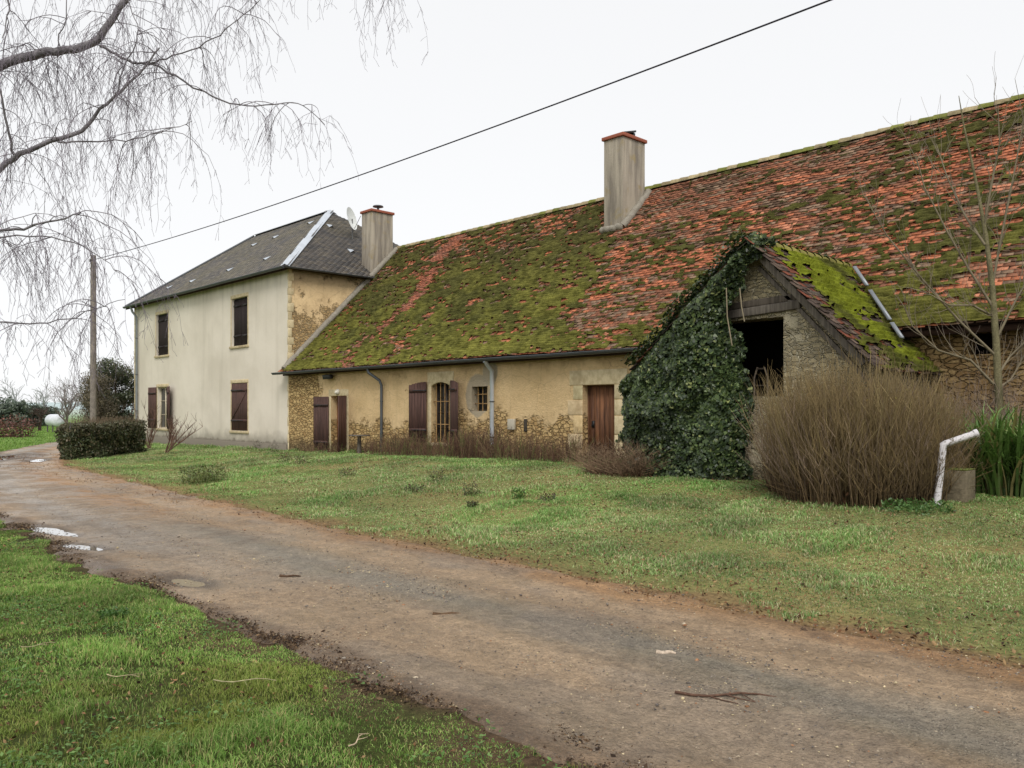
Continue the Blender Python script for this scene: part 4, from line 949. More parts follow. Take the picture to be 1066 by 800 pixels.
ed = edist(x, z); bulge = smooth(ed, -.05, .4)*(.08+.5*fbm(x*1.9, z*1.9, 93, 4)); dp = R.uniform(0, 1, len(x))**2.2
y = VY+.02-bulge*(1-dp*.6)-.08*vnoise(x*7, z*7, 95)
P = np.stack([x, y, z], 1); Nn = np.tile([0.1, -1., .45], (len(x), 1))+R.normal(0, .45, (len(x), 3))
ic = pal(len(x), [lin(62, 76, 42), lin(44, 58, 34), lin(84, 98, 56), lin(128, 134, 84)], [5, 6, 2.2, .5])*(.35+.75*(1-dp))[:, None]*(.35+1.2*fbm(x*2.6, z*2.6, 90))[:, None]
b = MB(); leafcloud(b, P, Nn, R.uniform(.014, .052, len(x))*(.7+.7*fbm(x*1.8, z*1.8, 89)), ic)
# over the left slope
n_ = 12000; s = R.uniform(0, sl2, n_); yy = VY+R.uniform(-.1, 1, n_)*np.interp(s, [0, 1.2, sl2], [2.4, 2.4, 3.3]); P = np.stack([EXl+sdL[0]*s, yy, EZl+sdL[2]*s], 1)+np.cross((0, 1, 0), sdL)[None]*0+np.array((-.62, 0, .78))*(R.uniform(.05, .25, n_)*(.5+fbm(yy*2, s*2, 94)))[:, None]
leafcloud(b, P, np.tile([-.5, -.3, .8], (n_, 1))+R.normal(0, .4, (n_, 3)), R.uniform(.028, .055, n_), pal(n_, [lin(70, 86, 46), lin(54, 68, 38), lin(110, 112, 66)], [5, 4, 1.6]))
n_ = 11000; t = R.uniform(-.02, 1.08, n_); vv = R.normal(0, 1, (n_, 3)); vv /= np.linalg.norm(vv, axis=1, keepdims=True); rad_ = (.05+.17*vnoise(t*11, t*0, 96))*R.uniform(.7, 1.05, n_)
P = np.stack([AX+(EXl-.05-AX)*t, np.full(n_, VY+.02), AZ-.06+(EZl-.1-AZ)*t], 1)+vv*rad_[:, None]*np.array((1, 1.1, 1)); leafcloud(b, P, vv+R.normal(0, .4, (n_, 3)), R.uniform(.026, .05, n_), pal(n_, [lin(70, 86, 46), lin(52, 68, 38), lin(106, 114, 66)], [5, 4, 1.6])*(.6+.4*np.clip(vv[:, 2:3]+.5, 0, 1)))
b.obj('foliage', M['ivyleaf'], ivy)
# dark sheet painting the shade behind the leaves so that nothing shines through
gxn, gzn = 60, 70; xx = np.linspace(poly[:, 0].min(), poly[:, 0].max(), gxn); zz = np.linspace(poly[:, 1].min(), poly[:, 1].max(), gzn); ZZ, XX = np.meshgrid(zz, xx, indexing='ij')
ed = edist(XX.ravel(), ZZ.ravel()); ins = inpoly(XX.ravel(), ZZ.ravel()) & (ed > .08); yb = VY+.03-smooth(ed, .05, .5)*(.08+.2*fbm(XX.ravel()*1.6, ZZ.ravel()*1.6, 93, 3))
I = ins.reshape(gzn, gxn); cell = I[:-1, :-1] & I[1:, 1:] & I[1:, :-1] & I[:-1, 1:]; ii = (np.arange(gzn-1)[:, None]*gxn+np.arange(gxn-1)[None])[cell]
b = MB(); b.add(np.stack([XX.ravel(), yb, ZZ.ravel()], 1), np.stack([ii, ii+1, ii+gxn+1, ii+gxn], 1), None, lin(26, 34, 22)); b.obj('dark_underlayer', M['vcol'], ivy)
b = MB()
for i in range(26):      # bare runners sticking out along the top
    t = R.uniform(0, 1); p0 = np.array((AX+(EXl-AX)*t, VY-.1+R.uniform(0, .8), AZ-.85*(AX-EXl)*t+.15)); dr_ = R.normal(0, .25, 3)+np.array((-.1, -.1, .5)); pts = [p0+dr_*q*R.uniform(.5, .9)+np.array((0, 0, -.2*q*q)) for q in np.linspace(0, .9, 5)]
    b.tube(pts, np.linspace(.006, .002, 5), 4, lin(132, 120, 96))
for (pa) in (((756, 300), (757, 330), (762, 360)), ((770, 300), (772, 320), (775, 335))):
    b.tube([(FX(a, AY-.55), AY-.55, FZ(a, c, AY-.55)) for a, c in pa], .011, 5, lin(140, 128, 106))
b.obj('stems', M['twig'], ivy)

# ------------------------------------------------------------------ plants
def gz1(x, y): return float(ground_z(np.array([x]), np.array([y]))[0])
def stems(b, c, n, rad, hgt, spread, r0, cols, seg=5, fork=.5, curl=.15, tipcol=None, flat=1, minh=.55):
    for i in range(n):
        a = R.uniform(0, 2*np.pi); q = R.uniform(0, 1)**.5; bx, by = math.cos(a)*q*rad, math.sin(a)*q*rad*flat
        h = hgt*R.uniform(minh, 1)*(1-.25*q*q); out = spread*q*R.uniform(.5, 1.2); t = np.linspace(0, 1, seg)
        ph = R.uniform(0, 6.28)
        X_ = c[0]+bx+math.cos(a)*out*t**1.3+curl*np.sin(t*3+ph)*t*.4; Y_ = c[1]+by+math.sin(a)*out*flat*t**1.3+curl*np.cos(t*2.6+ph)*t*.4; Z_ = c[2]+h*t*(1-.12*q*t)
        pts = np.stack([X_, Y_, Z_], 1); c1 = np.array(cols[R.integers(len(cols))])*R.uniform(.7, 1.2); c2 = np.array(tipcol)*R.uniform(.8, 1.2) if tipcol is not None else c1
        cc = c1[None]*(1-t[:, None])+c2[None]*t[:, None]
        b.tube(pts, r0*R.uniform(.6, 1.2)*(1-.7*t), 3, cc, False)
        for f in range(R.poisson(fork*4)):
            j = R.integers(1, seg-1); l = h*R.uniform(.12, .35); d_ = np.array((R.normal(0, .45), R.normal(0, .45), 1.)); d_ /= np.linalg.norm(d_)
            b.tube([pts[j], pts[j]+d_*l*.5+R.normal(0, .01, 3), pts[j]+d_*l], [r0*.5, r0*.35, r0*.2], 3, cc[[j, j, -1]], False)
def bushleaves(b, c, n, rad, h0, h1, sz, cols, w, flat=1):
    a = R.uniform(0, 6.28, n); q = R.uniform(0, 1, n)**.5; P = np.stack([c[0]+np.cos(a)*q*rad, c[1]+np.sin(a)*q*rad*flat, c[2]+R.uniform(h0, h1, n)], 1)
    leafcloud(b, P, R.normal(0, 1, (n, 3))+(0, 0, .5), R.uniform(sz*.6, sz*1.3, n), pal(n, cols, w), 'l')
bc = (-5.2, 11.75, gz1(-5.2, 11.75)-.03)
bush = thing('bare_shrub', bc, 'huge dense bush of bare brown stems in front of the stone shed', 'shrub')
b = MB(); sc_ = [lin(100, 82, 58), lin(80, 64, 46), lin(122, 102, 74), lin(58, 47, 35)]
for q_ in range(20):
    a_ = R.uniform(0, 6.28); q2 = R.uniform(.1, 1)**.5*1.1; stems(b, (bc[0]+math.cos(a_)*q2, bc[1]+math.sin(a_)*q2*.8, bc[2]), 260, .36, R.uniform(1.7, 2.35), .32, .006, sc_, 6, .7, .42, lin(132, 114, 80), minh=.35)
stems(b, bc, 900, 1.15, 1.9, .5, .006, sc_, 6, .5, .3, lin(140, 122, 106), minh=.4)
stems(b, bc, 420, 1.0, 2.3, .45, .010, [lin(146, 130, 92), lin(130, 114, 82)], 6, .2, .12, minh=.7)
stems(b, bc, 300, 1.0, .5, .7, .005, sc_, 5, .4, .5)
b.obj('stems', M['twig'], bush)
b = MB(); bushleaves(b, bc, 2600, 1.15, .2, 1.6, .013, [lin(120, 96, 60), lin(150, 140, 70), lin(90, 70, 48)], [3, 1, 3]); bushleaves(b, bc, 500, 1.1, .0, .3, .03, [lin(120, 88, 60), lin(90, 64, 46)], [1, 1])
b.obj('dead_leaves', M['dry'], bush)
tk = (-3.9, 14.0, gz1(-3.9, 14.0)-.03)
o = thing('bramble_thicket', tk, 'tangle of pale dead stems against the wall behind the big brown bush', 'thicket')
b = MB()
for q_, (dx, dy, hh) in enumerate(((-1.2, -.2, 1.9), (-.5, .1, 2.1), (.2, .2, 1.9), (.9, .2, 1.3), (-1.7, -.6, 1.7))):
    stems(b, (tk[0]+dx, tk[1]+dy, tk[2]), 330, .45, hh, .45, .005, [lin(132, 112, 96), lin(108, 88, 74), lin(146, 130, 108), lin(88, 74, 60)], 6, .8, .35, lin(150, 132, 118), minh=.35)
b.obj('stems', M['twig'], o)
b = MB(); bushleaves(b, tk, 900, 1.6, .1, 1.3, .02, [lin(120, 96, 72), lin(96, 104, 62), lin(140, 118, 88)], [3, 1.4, 2], .4); b.obj('leaves', M['dry'], o)
# dead brambly plant at the bush foot, right
bc2 = (*W(948, 515, 11.3)[:2], 0); bc2 = (bc2[0], bc2[1], gz1(*bc2[:2]))
o = thing('bramble', bc2, 'small russet bramble between the big brown bush and white pipe', 'bramble')
b = MB(); stems(b, bc2, 60, .25, .5, .35, .004, [lin(120, 84, 58), lin(92, 70, 52)], 5, .6, .3); b.obj('stems', M['twig'], o)
b = MB(); bushleaves(b, bc2, 420, .42, .02, .45, .022, [lin(140, 98, 58), lin(110, 78, 50), lin(92, 104, 58)], [3, 2, 1.4]); b.obj('leaves', M['dry'], o)
# nettle patch in front
def weed(name, px, py, rad, h, n, cols, w, label, cat, group=None, d=None, sz=.02):
    x, y, _ = W(px, py, d or EYE*F/(py-428))
    if d is None:
        for _i in range(6):
            zz = gz1(x, y); dd = (EYE-zz)*F/(py-428); x, y, _ = W(px, py, dd)
    c = (x, y, gz1(x, y)-.01); o = thing(name, c, label, cat, group)
    b = MB(); stems(b, c, max(6, n//14), rad*.5, h, rad*.6, .0035, [cols[0], cols[-1]], 4, .4, .1); b.obj('stems', M['twig'], o)
    b = MB(); bushleaves(b, c, n, rad, .01, h*.85, sz, cols, w); b.obj('leaves', M['leaf'] if cat != 'dead plant' else M['dry'], o); return o
weed('nettle_patch', 955, 533, .42, .16, 500, [lin(84, 116, 60), lin(70, 100, 50), lin(110, 136, 76)], [2, 2, 1], 'low green nettles growing in front of the white pipe', 'nettles', sz=.028)
# straplike leaves on the right
sc0 = (*W(1050, 496, 11.8)[:2], 0); sc0 = (sc0[0], sc0[1], gz1(*sc0[:2]))
iris = thing('iris_clump', sc0, 'clump of bright green strap leaves at the right by the sapling', 'iris')
b = MB()
for i in range(1500):
    a = R.uniform(0, 6.28); q = R.uniform(0, 1)**.5; bx, by = sc0[0]+math.cos(a)*q*.95, sc0[1]+math.sin(a)*q*.55; h = R.uniform(.6, 1.6); ln = R.uniform(.2, .9)*h; a2 = R.uniform(0, 6.28); t = np.linspace(0, 1, 6)
    cx_ = bx+np.cos(a2)*ln*t**1.8; cy_ = by+np.sin(a2)*ln*t**1.8; cz_ = sc0[2]+h*(t-.38*t**3.2*(ln/h+.2)); w_ = .016*np.sqrt(np.clip(1-t**3, 0, 1))+.001; wa = a2+np.pi/2+R.normal(0, .4)
    Lf = np.stack([cx_-np.cos(wa)*w_, cy_-np.sin(wa)*w_, cz_], 1); Rg = np.stack([cx_+np.cos(wa)*w_, cy_+np.sin(wa)*w_, cz_], 1)
    cc = np.array([lin(112, 146, 72), lin(94, 126, 60), lin(144, 170, 100), lin(160, 150, 98)][R.choice(4, p=[.4, .35, .18, .07])])*R.uniform(.8, 1.2); cc = cc[None]*(.5+.6*t[:, None])
    b.add(np.vstack([Lf, Rg]), [(k, k+1, k+7, k+6) for k in range(5)], None, np.vstack([cc, cc]))
b.obj('leaves', M['leaf'], iris)
# dead shrub by the plank door, dead weeds along the wall
x = FX(646, 12.2); c = (x, 12.2, gz1(x, 12.2)-.02)
o = thing('dead_shrub', c, 'tangled dead brown shrub below the plank door beside the ivy', 'shrub')
b = MB(); stems(b, c, 520, .65, .8, .6, .006, [lin(108, 84, 64), lin(82, 64, 50), lin(130, 108, 84)], 5, .9, .7, lin(134, 112, 90), flat=.6, minh=.25); b.obj('stems', M['twig'], o)
b = MB(); bushleaves(b, c, 1100, .8, .02, .6, .02, [lin(88, 62, 48), lin(70, 50, 42)], [1, 1], .6); b.obj('leaves', M['dry'], o)
b = MB()
for (xa, xb, n_, hh) in ((FX(402, 14.4), FX(604, 14.4), 4600, .74), (FX(322, 14.6), FX(400, 14.6), 420, .4)):
    for i in range(n_):
        x = R.uniform(xa, xb); y = R.uniform(13.6, 14.75) if hh > .5 else R.uniform(14.2, 14.8); k = float(fbm(np.array([x*1.3]), np.array([y*1.3]), 97)[0])
        if R.uniform() > .25+1.2*max(0, k-.3): continue
        h = hh*R.uniform(.3, .95)*(.5+k); c = np.array([lin(104, 78, 62), lin(80, 60, 50), lin(134, 112, 84), lin(108, 118, 66)][R.choice(4, p=[.38, .3, .2, .12])])
        l = R.normal(0, .13, 2); z0 = gz1(x, y)-.01; b.tube([(x, y, z0), (x+l[0]*.4, y+l[1]*.4, z0+h*.6), (x+l[0], y+l[1], z0+h)], [.005, .004, .002], 3, c, False)
        for f in range(3):
            t = R.uniform(.35, .95); p = np.array((x+l[0]*t, y+l[1]*t, z0+h*t)); b.tube([p, p+R.normal(0, .05, 3)+(0, 0, .04)], [.003, .0015], 3, c, False)
tag(b.obj('dead_weeds', M['twig']), kind='stuff')
# rose bushes and small plants
def bare_bush(name, px, py, d, h, n, label, group=None, lean=0):
    x, y, _ = W(px, py, d); c = (x, y, gz1(x, y)-.02); o = thing(name, c, label, 'shrub', group)
    b = MB()
    for i in range(n):
        a = R.uniform(0, 6.28); hh = h*R.uniform(.55, 1); sp = R.uniform(.1, .4)*h; t = np.linspace(0, 1, 6); pts = np.stack([c[0]+np.cos(a)*sp*t**1.2+lean*t+R.normal(0, .02, 6), c[1]+np.sin(a)*sp*t**1.2+lean*.9*t+R.normal(0, .02, 6), c[2]+hh*t], 1)
        cc = np.array(lin(112, 86, 74))*R.uniform(.8, 1.15); b.tube(pts, np.linspace(.022, .006, 6), 4, cc, False)
        for f in range(9):
            j = R.integers(2, 6); p = pts[j]; dr_ = np.array((R.normal(0, .5)+lean*.4, R.normal(0, .5), .9)); dr_ /= np.linalg.norm(dr_); l = h*R.uniform(.12, .3); b.tube([p, p+dr_*l*.5, p+dr_*l+R.normal(0, .03, 3)], [.009, .006, .003], 3, cc, False)
    b.obj('stems', M['twig'], o); return o
bare_bush('rose_bush', 155, 477, 33.5, 1.75, 9, 'bare rose bush before the open shutters of the house, left one')
bare_bush('rose_bush', 172, 487, 29.0, 1.5, 8, 'bare rose bush leaning right, nearest the track before the house', lean=.55)
bare_bush('rose_bush', 178, 472, 34, 1.35, 6, 'thin bare rose bush close under the house wall')
weed('green_shrub', 212, 503, .5, .45, 900, [lin(104, 112, 62), lin(84, 92, 50), lin(126, 132, 82)], [1, 1, 1], 'small round olive green shrub on the lawn before the house corner', 'shrub', sz=.03)
wl = [(270, 468, .25, .4, 'on the grass below the house corner stones'), (285, 471, .2, .35, 'left of the rubble wall end'), (296, 482, .2, .3, 'in the lawn left of the farmhouse'), (313, 483, .18, .25, 'in the lawn before the left door'), (361, 497, .2, .2, 'in the lawn before the small table'),
      (432, 512, .2, .15, 'farthest left of the lawn before the barred window'), (455, 503, .2, .25, 'below the barred window on the lawn'), (490, 516, .15, .25, 'on the lawn before the white downpipe'), (540, 520, .12, .22, 'on the mossy patch of lawn'), (570, 523, .15, .15, 'on the lawn left of the dead shrub'), (118, 645, .11, .10, 'as a dark tuft in the foreground grass'), (492, 530, .1, .12, 'nearest the track on the middle lawn')]
for i, (px, py, r_, h, lb) in enumerate(wl):
    dk_ = i not in (10, 8)
    weed('weed_clump' if not i == 10 else 'grass_tuft', px, py, r_, h, 140 if i != 10 else 420, [lin(76, 72, 50), lin(92, 74, 56), lin(70, 84, 48)] if dk_ else [lin(60, 92, 40), lin(80, 110, 46)], [1, 1, 1] if dk_ else [1, 1], ('dark low weed clump ' if i != 10 else 'dense grass clump ')+lb, 'weed' if i != 10 else 'grass tuft', 'weeds dotted over the lawn' if i != 10 else None, sz=.02 if i != 10 else .014)

# concrete block and white pipe
x, y, _ = W(993, 512, 11.0); z = gz1(x, y)
b = MB(); b.box(x-.2, x+.2, y-.16, y+.2, z-.05, z+.40, lin(112, 102, 84)); b.box(x-.2, x+.2, y-.16, y+.2, z+.402, z+.42, lin(96, 104, 52))
tag(b.obj('stone_block', M['vcol'], bevel=.03, loc=(x, y, z)), 'squat mossy concrete block right behind the white pipe', 'block')
x, y, _ = W(974, 514, 10.7); z = gz1(x, y); t1 = np.array(W(982, 463, 10.7)); t2 = np.array(W(1014, 452, 10.6))
b = MB(); mid = t1*.93+t2*.07; b.tube([(x, y, z-.1), tuple(t1*.9+np.array((x, y, z))*.1), tuple(t1), tuple(mid), tuple(t2)], [.045, .045, .047, .045, .045], 12, lin(206, 204, 206)); b.tube([tuple(t2), tuple(t2+(t2-t1)*.12)], .052, 12, lin(206, 204, 206))
nw = N('chipped_white_paint', .6, .35); f = nw.noise(22, 5, .7); nw.col(nw.mix(nw.rng(f, .52, .62), lin(206, 202, 204), lin(112, 104, 92))); nw.bump(f, .3, .004)
tag(b.obj('bent_pipe', nw.m, smoothf=True, loc=(x, y, z)), 'white chipped pipe bent like an elbow beside the concrete block', 'pipe')
# small table by the left door
x, y = FX(374, 14.3), 14.3; z = gz1(x, y)
tb = thing('garden_table', (x, y, z), 'small round weathered table on one leg by the left door', 'table')
zt = FZ(374, 453, 14.3); b = MB(); th_ = np.arange(20)/20*2*np.pi; b.add([(x+.33*math.cos(t), y+.33*math.sin(t), zt-.035) for t in th_]+[(x+.33*math.cos(t), y+.33*math.sin(t), zt) for t in th_]+[(x, y, zt), (x, y, zt-.035)], [(i, (i+1) % 20, 20+(i+1) % 20, 20+i) for i in range(20)], [(20+i, 20+(i+1) % 20, 40) for i in range(20)]+[((i+1) % 20, i, 41) for i in range(20)]); b.obj('table_top', M['grey_wood'], tb)
b = MB(); b.tube([(x, y, z-.05), (x, y, zt-.03)], [.07, .06], 8, (.8,)*3); b.obj('leg', M['grey_wood'], tb)
# loose things on the track
def stick(px, py, L, r, ang, label, col, name='fallen_twig', forks=2, cat='twig', dz=.02):
    d = EYE*F/(py-428); x, y, _ = W(px, py, d); z = max(float(gbase(np.array(x), np.array(y))), gz1(x, y))+dz
    b = MB(); t = np.linspace(-.5, .5, 7); dr_ = np.array((math.cos(ang), math.sin(ang), 0)); pr_ = np.array((-dr_[1], dr_[0], 0))
    pts = np.array([np.array((x, y, z))+dr_*L*q+pr_*L*(.08 if r < .012 else .02)*math.sin(q*5)+np.array((0, 0, .004*math.sin(q*9))) for q in t]); b.tube(pts, np.linspace(r, r*.5, 7), 6, col)
    for f in range(forks):
        j = R.integers(2, 5); q = pts[j]; b.tube([q, q+dr_*L*.14+pr_*L*R.choice([-.1, .1]), q+dr_*L*.28+pr_*L*R.choice([-.16, .16])], [r*.5, r*.4, r*.25], 4, col)
    return tag(b.obj(name, M['bark'], loc=(x, y, z)), label, cat)
stick(693, 683, .13, .02, .75, 'short thick pale broken stick in the middle of the track', lin(176, 160, 142), 'broken_stick', 0, 'stick')
stick(755, 727, .55, .009, .6, 'long thin dark forked twig on the near right track', lin(92, 70, 58), forks=3)
stick(465, 642, .22, .016, .9, 'small dark bark piece on the track left of the middle', lin(92, 72, 54), 'bark_piece', 0, 'bark'); stick(302, 602, .2, .014, .8, 'dark bark scrap on the track above the muddy puddle', lin(80, 62, 48), 'bark_piece', 0, 'bark')
stick(372, 783, .17, .004, 2.0, 'pale curved stick in the foreground grass at bottom', lin(186, 166, 140), dz=.05); stick(255, 714, .36, .004, .75, 'long pale stick lying in the foreground grass', lin(160, 152, 118), dz=.025, forks=1)
stick(128, 712, .2, .0035, .6, 'short pale stick left in the foreground grass', lin(168, 154, 122), dz=.025, forks=1); stick(40, 682, .2, .0035, 1.4, 'thin pale stick in the grass at far left', lin(160, 148, 118), dz=.025, forks=1)
x, y, _ = W(837, 659, EYE*F/(659-428)); b = MB()
for k in range(5): b.add(np.array([(1, 0, 0), (-1, 0, 0), (0, 1, 0), (0, -1, 0), (0, 0, 1), (0, 0, -.6)])*R.uniform(.015, .032, (6, 1))+np.array((x, y, .03))+R.normal(0, .022, 3), None, [(0, 2, 4), (2, 1, 4), (1, 3, 4), (3, 0, 4), (2, 0, 5), (1, 2, 5), (3, 1, 5), (0, 3, 5)], lin(84, 68, 54))
tag(b.obj('clod', M['vcol'], loc=(x, y, 0)), 'dark earth clod on the far edge of the track', 'clod')

# ------------------------------------------------------------------ trees
def grow(b, p, d, L, r, depth, mx, cols, up=.15, ang=.6, tips=None, seg=5, kids=4, twr=.0025, sides=6, wig=.12):
    pts = [np.array(p, float)]; d = np.array(d, float); d /= np.linalg.norm(d)
    for i in range(seg):
        d = d+R.normal(0, wig, 3)+np.array((0, 0, up*.3)); d /= np.linalg.norm(d); pts.append(pts[-1]+d*L/seg)
    rs = np.linspace(r, max(r*.45, twr), seg+1); c = cols[min(depth, len(cols)-1)]
    b.tube(pts, rs, max(3, sides-depth), c, False)
    if depth >= mx:
        if tips is not None: tips.append(pts[-1])
        return
    for k in range(kids):
        t = R.uniform(.3, 1) if k else 1; j = min(seg, max(1, int(t*seg))); q = pts[j]; ax = R.normal(0, 1, 3); ax -= d*ax.dot(d); ax /= np.linalg.norm(ax)
        dd = d*math.cos(ang)+ax*math.sin(ang)*R.uniform(.6, 1.2)+np.array((0, 0, up)); grow(b, q, dd, L*R.uniform(.5, .78), rs[j]*.62, depth+1, mx, cols, up, ang, tips, seg, kids, twr, sides, wig)
# sapling on the right
sx, sy, _ = W(1040, 500, 12.7); sz_ = gz1(sx, sy)
sap = thing('sapling', (sx, sy, sz_), 'bare young tree with thin upright branches before the right roof', 'tree')
bt = MB(); gcol = [lin(110, 104, 78), lin(122, 112, 92), lin(132, 120, 108), lin(134, 122, 114)]
D_s = 12.7
tp = [np.array(W(a, c, D_s)) for a, c in ((1040, 505), (1040, 420), (1037, 360), (1033, 300), (1026, 245), (1016, 190), (1003, 130), (998, 100))]
bt.tube(tp, [.075, .06, .052, .042, .032, .022, .012, .005], 9, gcol[0]); bt.obj('trunk', M['bark'], sap, True)
b = MB()
brs = [((1037, 370), (1000, 335), (960, 290), (925, 245), (905, 205)), ((1035, 395), (1052, 372), (1075, 345), (1100, 330)), ((1034, 320), (1010, 280), (985, 240), (962, 195), (950, 160)), ((1033, 300), (1045, 250), (1052, 200), (1062, 150), (1068, 110)), ((1028, 255), (1008, 225), (990, 185), (978, 150)), ((1024, 235), (1035, 190), (1040, 150), (1040, 110)), ((1038, 400), (1010, 375), (975, 365), (950, 340), (940, 320)), ((1036, 350), (1056, 310), (1080, 275), (1100, 240)), ((1034, 330), (1015, 318), (985, 318), (955, 300)), ((1037, 408), (1050, 395), (1060, 378), (1068, 355))]
for br in brs:
    dd = R.uniform(-.7, .7); n_ = len(br); pts = [np.array(W(a+R.normal(0, 2), c, D_s+dd*i/(n_-1))) for i, (a, c) in enumerate(br)]; b.tube(pts, np.linspace(.022, .006, n_), 5, gcol[1], False)
    for j in range(1, n_):
        for k in range(5):
            t = R.uniform(); q = pts[j-1]*(1-t)+pts[j]*t; dr_ = (pts[j]-pts[j-1]); dr_ /= np.linalg.norm(dr_); dr_ = dr_+R.normal(0, .45, 3)+(0, 0, .35); grow(b, q, dr_, R.uniform(.25, .7), .007, 1, 2, gcol, .2, .5, None, 4, 2, .002, 4)
b.obj('branches', M['twig'], sap)

# silver birch off to the left: only its drooping limbs reach over
birch = thing('birch_tree', (*W(-330, 700, 7.6)[:2], 0), 'weeping birch with drooping bare twigs hanging over the upper left', 'tree')
b = MB(); bx0, by0 = birch.location[0], birch.location[1]
trunk = np.array([(bx0, by0, -.1), (bx0+.05, by0+.05, 1.5), (bx0+.1, by0, 3.5), (bx0+.1, by0+.1, 5.5), (bx0+.25, by0+.1, 7.5), (bx0+.2, by0+.2, 9.8)])
b.tube(trunk, [.24, .19, .16, .13, .09, .03], 12, lin(190, 184, 176)); b.obj('trunk', M['bark'], birch, True)
bk = [np.array(lin(122, 118, 120)), np.array(lin(128, 122, 128)), np.array(lin(122, 114, 122))]
limbs = [ # (points px,py,depth), r0, r1, start on trunk z
 ([(-150, 150, 7.2), (-60, 95, 7.1), (0, 68, 7.0), (40, 55, 7.0), (62, 54, 7.0), (98, 46, 7.0), (113, 26, 7.0), (130, 0, 7.0), (160, -45, 7.1), (220, -80, 7.2), (290, -95, 7.3), (350, -80, 7.3), (400, -60, 7.3), (440, -45, 7.3)], .062, .012),
 ([(104, 48, 7), (122, 58, 7.05), (140, 67, 7.1), (156, 66, 7.1), (180, 78, 7.15), (212, 96, 7.2), (242, 110, 7.2), (270, 111, 7.2), (300, 106, 7.25), (322, 112, 7.3), (338, 130, 7.3)], .022, .005),
 ([(-120, 260, 6.6), (-50, 215, 6.7), (0, 178, 6.8), (16, 163, 6.8), (50, 147, 6.8), (88, 137, 6.85), (100, 118, 6.9), (122, 98, 6.9), (150, 72, 6.95), (166, 50, 7)], .042, .009),
 ([(60, 148, 6.8), (85, 148, 6.8), (118, 147, 6.9), (152, 143, 6.9), (178, 135, 7), (200, 126, 7)], .014, .004),
 ([(16, 163, 6.8), (8, 135, 6.7), (2, 100, 6.6), (-5, 50, 6.5)], .022, .01),
 ([(122, 98, 6.9), (128, 72, 6.9), (140, 48, 6.9), (145, 30, 6.9), (136, 10, 6.9), (128, -20, 6.9)], .012, .004),
 ([(156, 66, 7.1), (172, 60, 7.1), (205, 50, 7.1), (228, 38, 7.1), (250, 20, 7.1), (272, 0, 7.1), (300, -25, 7.2)], .013, .004),
 ([(-90, 265, 6.2), (-30, 245, 6.2), (0, 240, 6.2), (25, 238, 6.2), (45, 231, 6.2), (72, 226, 6.2), (84, 222, 6.2)], .028, .008),
 ([(-90, 260, 6.5), (0, 247, 6.5), (40, 245, 6.5), (80, 252, 6.5), (105, 268, 6.5), (125, 285, 6.5)], .014, .004),
 ([(-90, 345, 6.7), (0, 333, 6.7), (40, 338, 6.7), (72, 332, 6.7), (105, 320, 6.7), (130, 312, 6.7)], .014, .004),
 ([(62, 52, 7), (62, 40, 7), (70, 18, 6.9), (68, -20, 6.9)], .01, .006), ([(40, 55, 7), (28, 43, 7), (12, 52, 7), (-20, 60, 7)], .01, .005),
 ([(0, -40, 6.6), (10, 10, 6.5), (2, 40, 6.5)], .014, .006), ([(30, -60, 7.3), (90, -50, 7.4), (150, -40, 7.5), (210, -50, 7.5), (260, -60, 7.6)], .02, .008)]
b = MB(); LP = []
for pts, r0, r1 in limbs:
    P = np.array([W(*p) for p in pts]); n_ = len(P)*3; t = np.linspace(0, len(P)-1, n_); P2 = np.stack([np.interp(t, np.arange(len(P)), P[:, i]) for i in range(3)], 1)
    P2[1:-1] = (P2[:-2]+P2[1:-1]*2+P2[2:])/4; P2[1:-1] += R.normal(0, .006, (n_-2, 3))
    rs = np.linspace(r0, r1, n_)*(.72 if r0 > .04 else .55); b.tube(P2, rs, 8, bk[0], False); LP.append((P2, r0))
for (k, tz) in ((0, 3.6), (2, 2.6), (7, 2.4), (8, 2.3), (9, 1.9), (13, 6.5), (12, 6.0), (4, 5.)):
    P2 = LP[k][0]; q = P2[0] if k != 4 else P2[-1]; s_ = np.array((bx0+.1, by0, tz)); b.tube([s_, (s_*.5+q*.5)+(0, 0, .15), q], [LP[k][1]*1.6, LP[k][1]*1.2, LP[k][1]], 8, bk[0], False)
b.obj('limbs', M['bark'], birch, True)
b = MB(); ntw = 0
def hang(b, p, L, out, r=.0019):
    global ntw
    seg = max(4, int(L/.11)); d = np.array((out[0], out[1], out[2])); pts = [p]
    for i in range(seg):
        d = d+np.array((0, 0, -.42))+R.normal(0, .17, 3); d /= np.linalg.norm(d); pts.append(pts[-1]+d*L/seg)
    pts = np.array(pts); b.tube(pts, np.linspace(r, r*.55, seg+1), 3, bk[2], False); ntw += 1
    for k in range(int(L*13)):
        j = R.integers(1, seg+1); q = pts[j]+R.normal(0, .005, 3); a = R.uniform(0, 6.28); l = R.uniform(.03, .13); e = np.array((math.cos(a)*.5, math.sin(a)*.5, -R.uniform(.2, 1))); 
        b.tube([q, q+e*l*.5, q+e*l+(0, 0, -.012)], [r*.6, r*.55, r*.8], 3, bk[2], False)
lens = [1.0, .6, 1.1, .8, .5, .5, .7, .9, .75, .6, .4, .5, .6, .9]
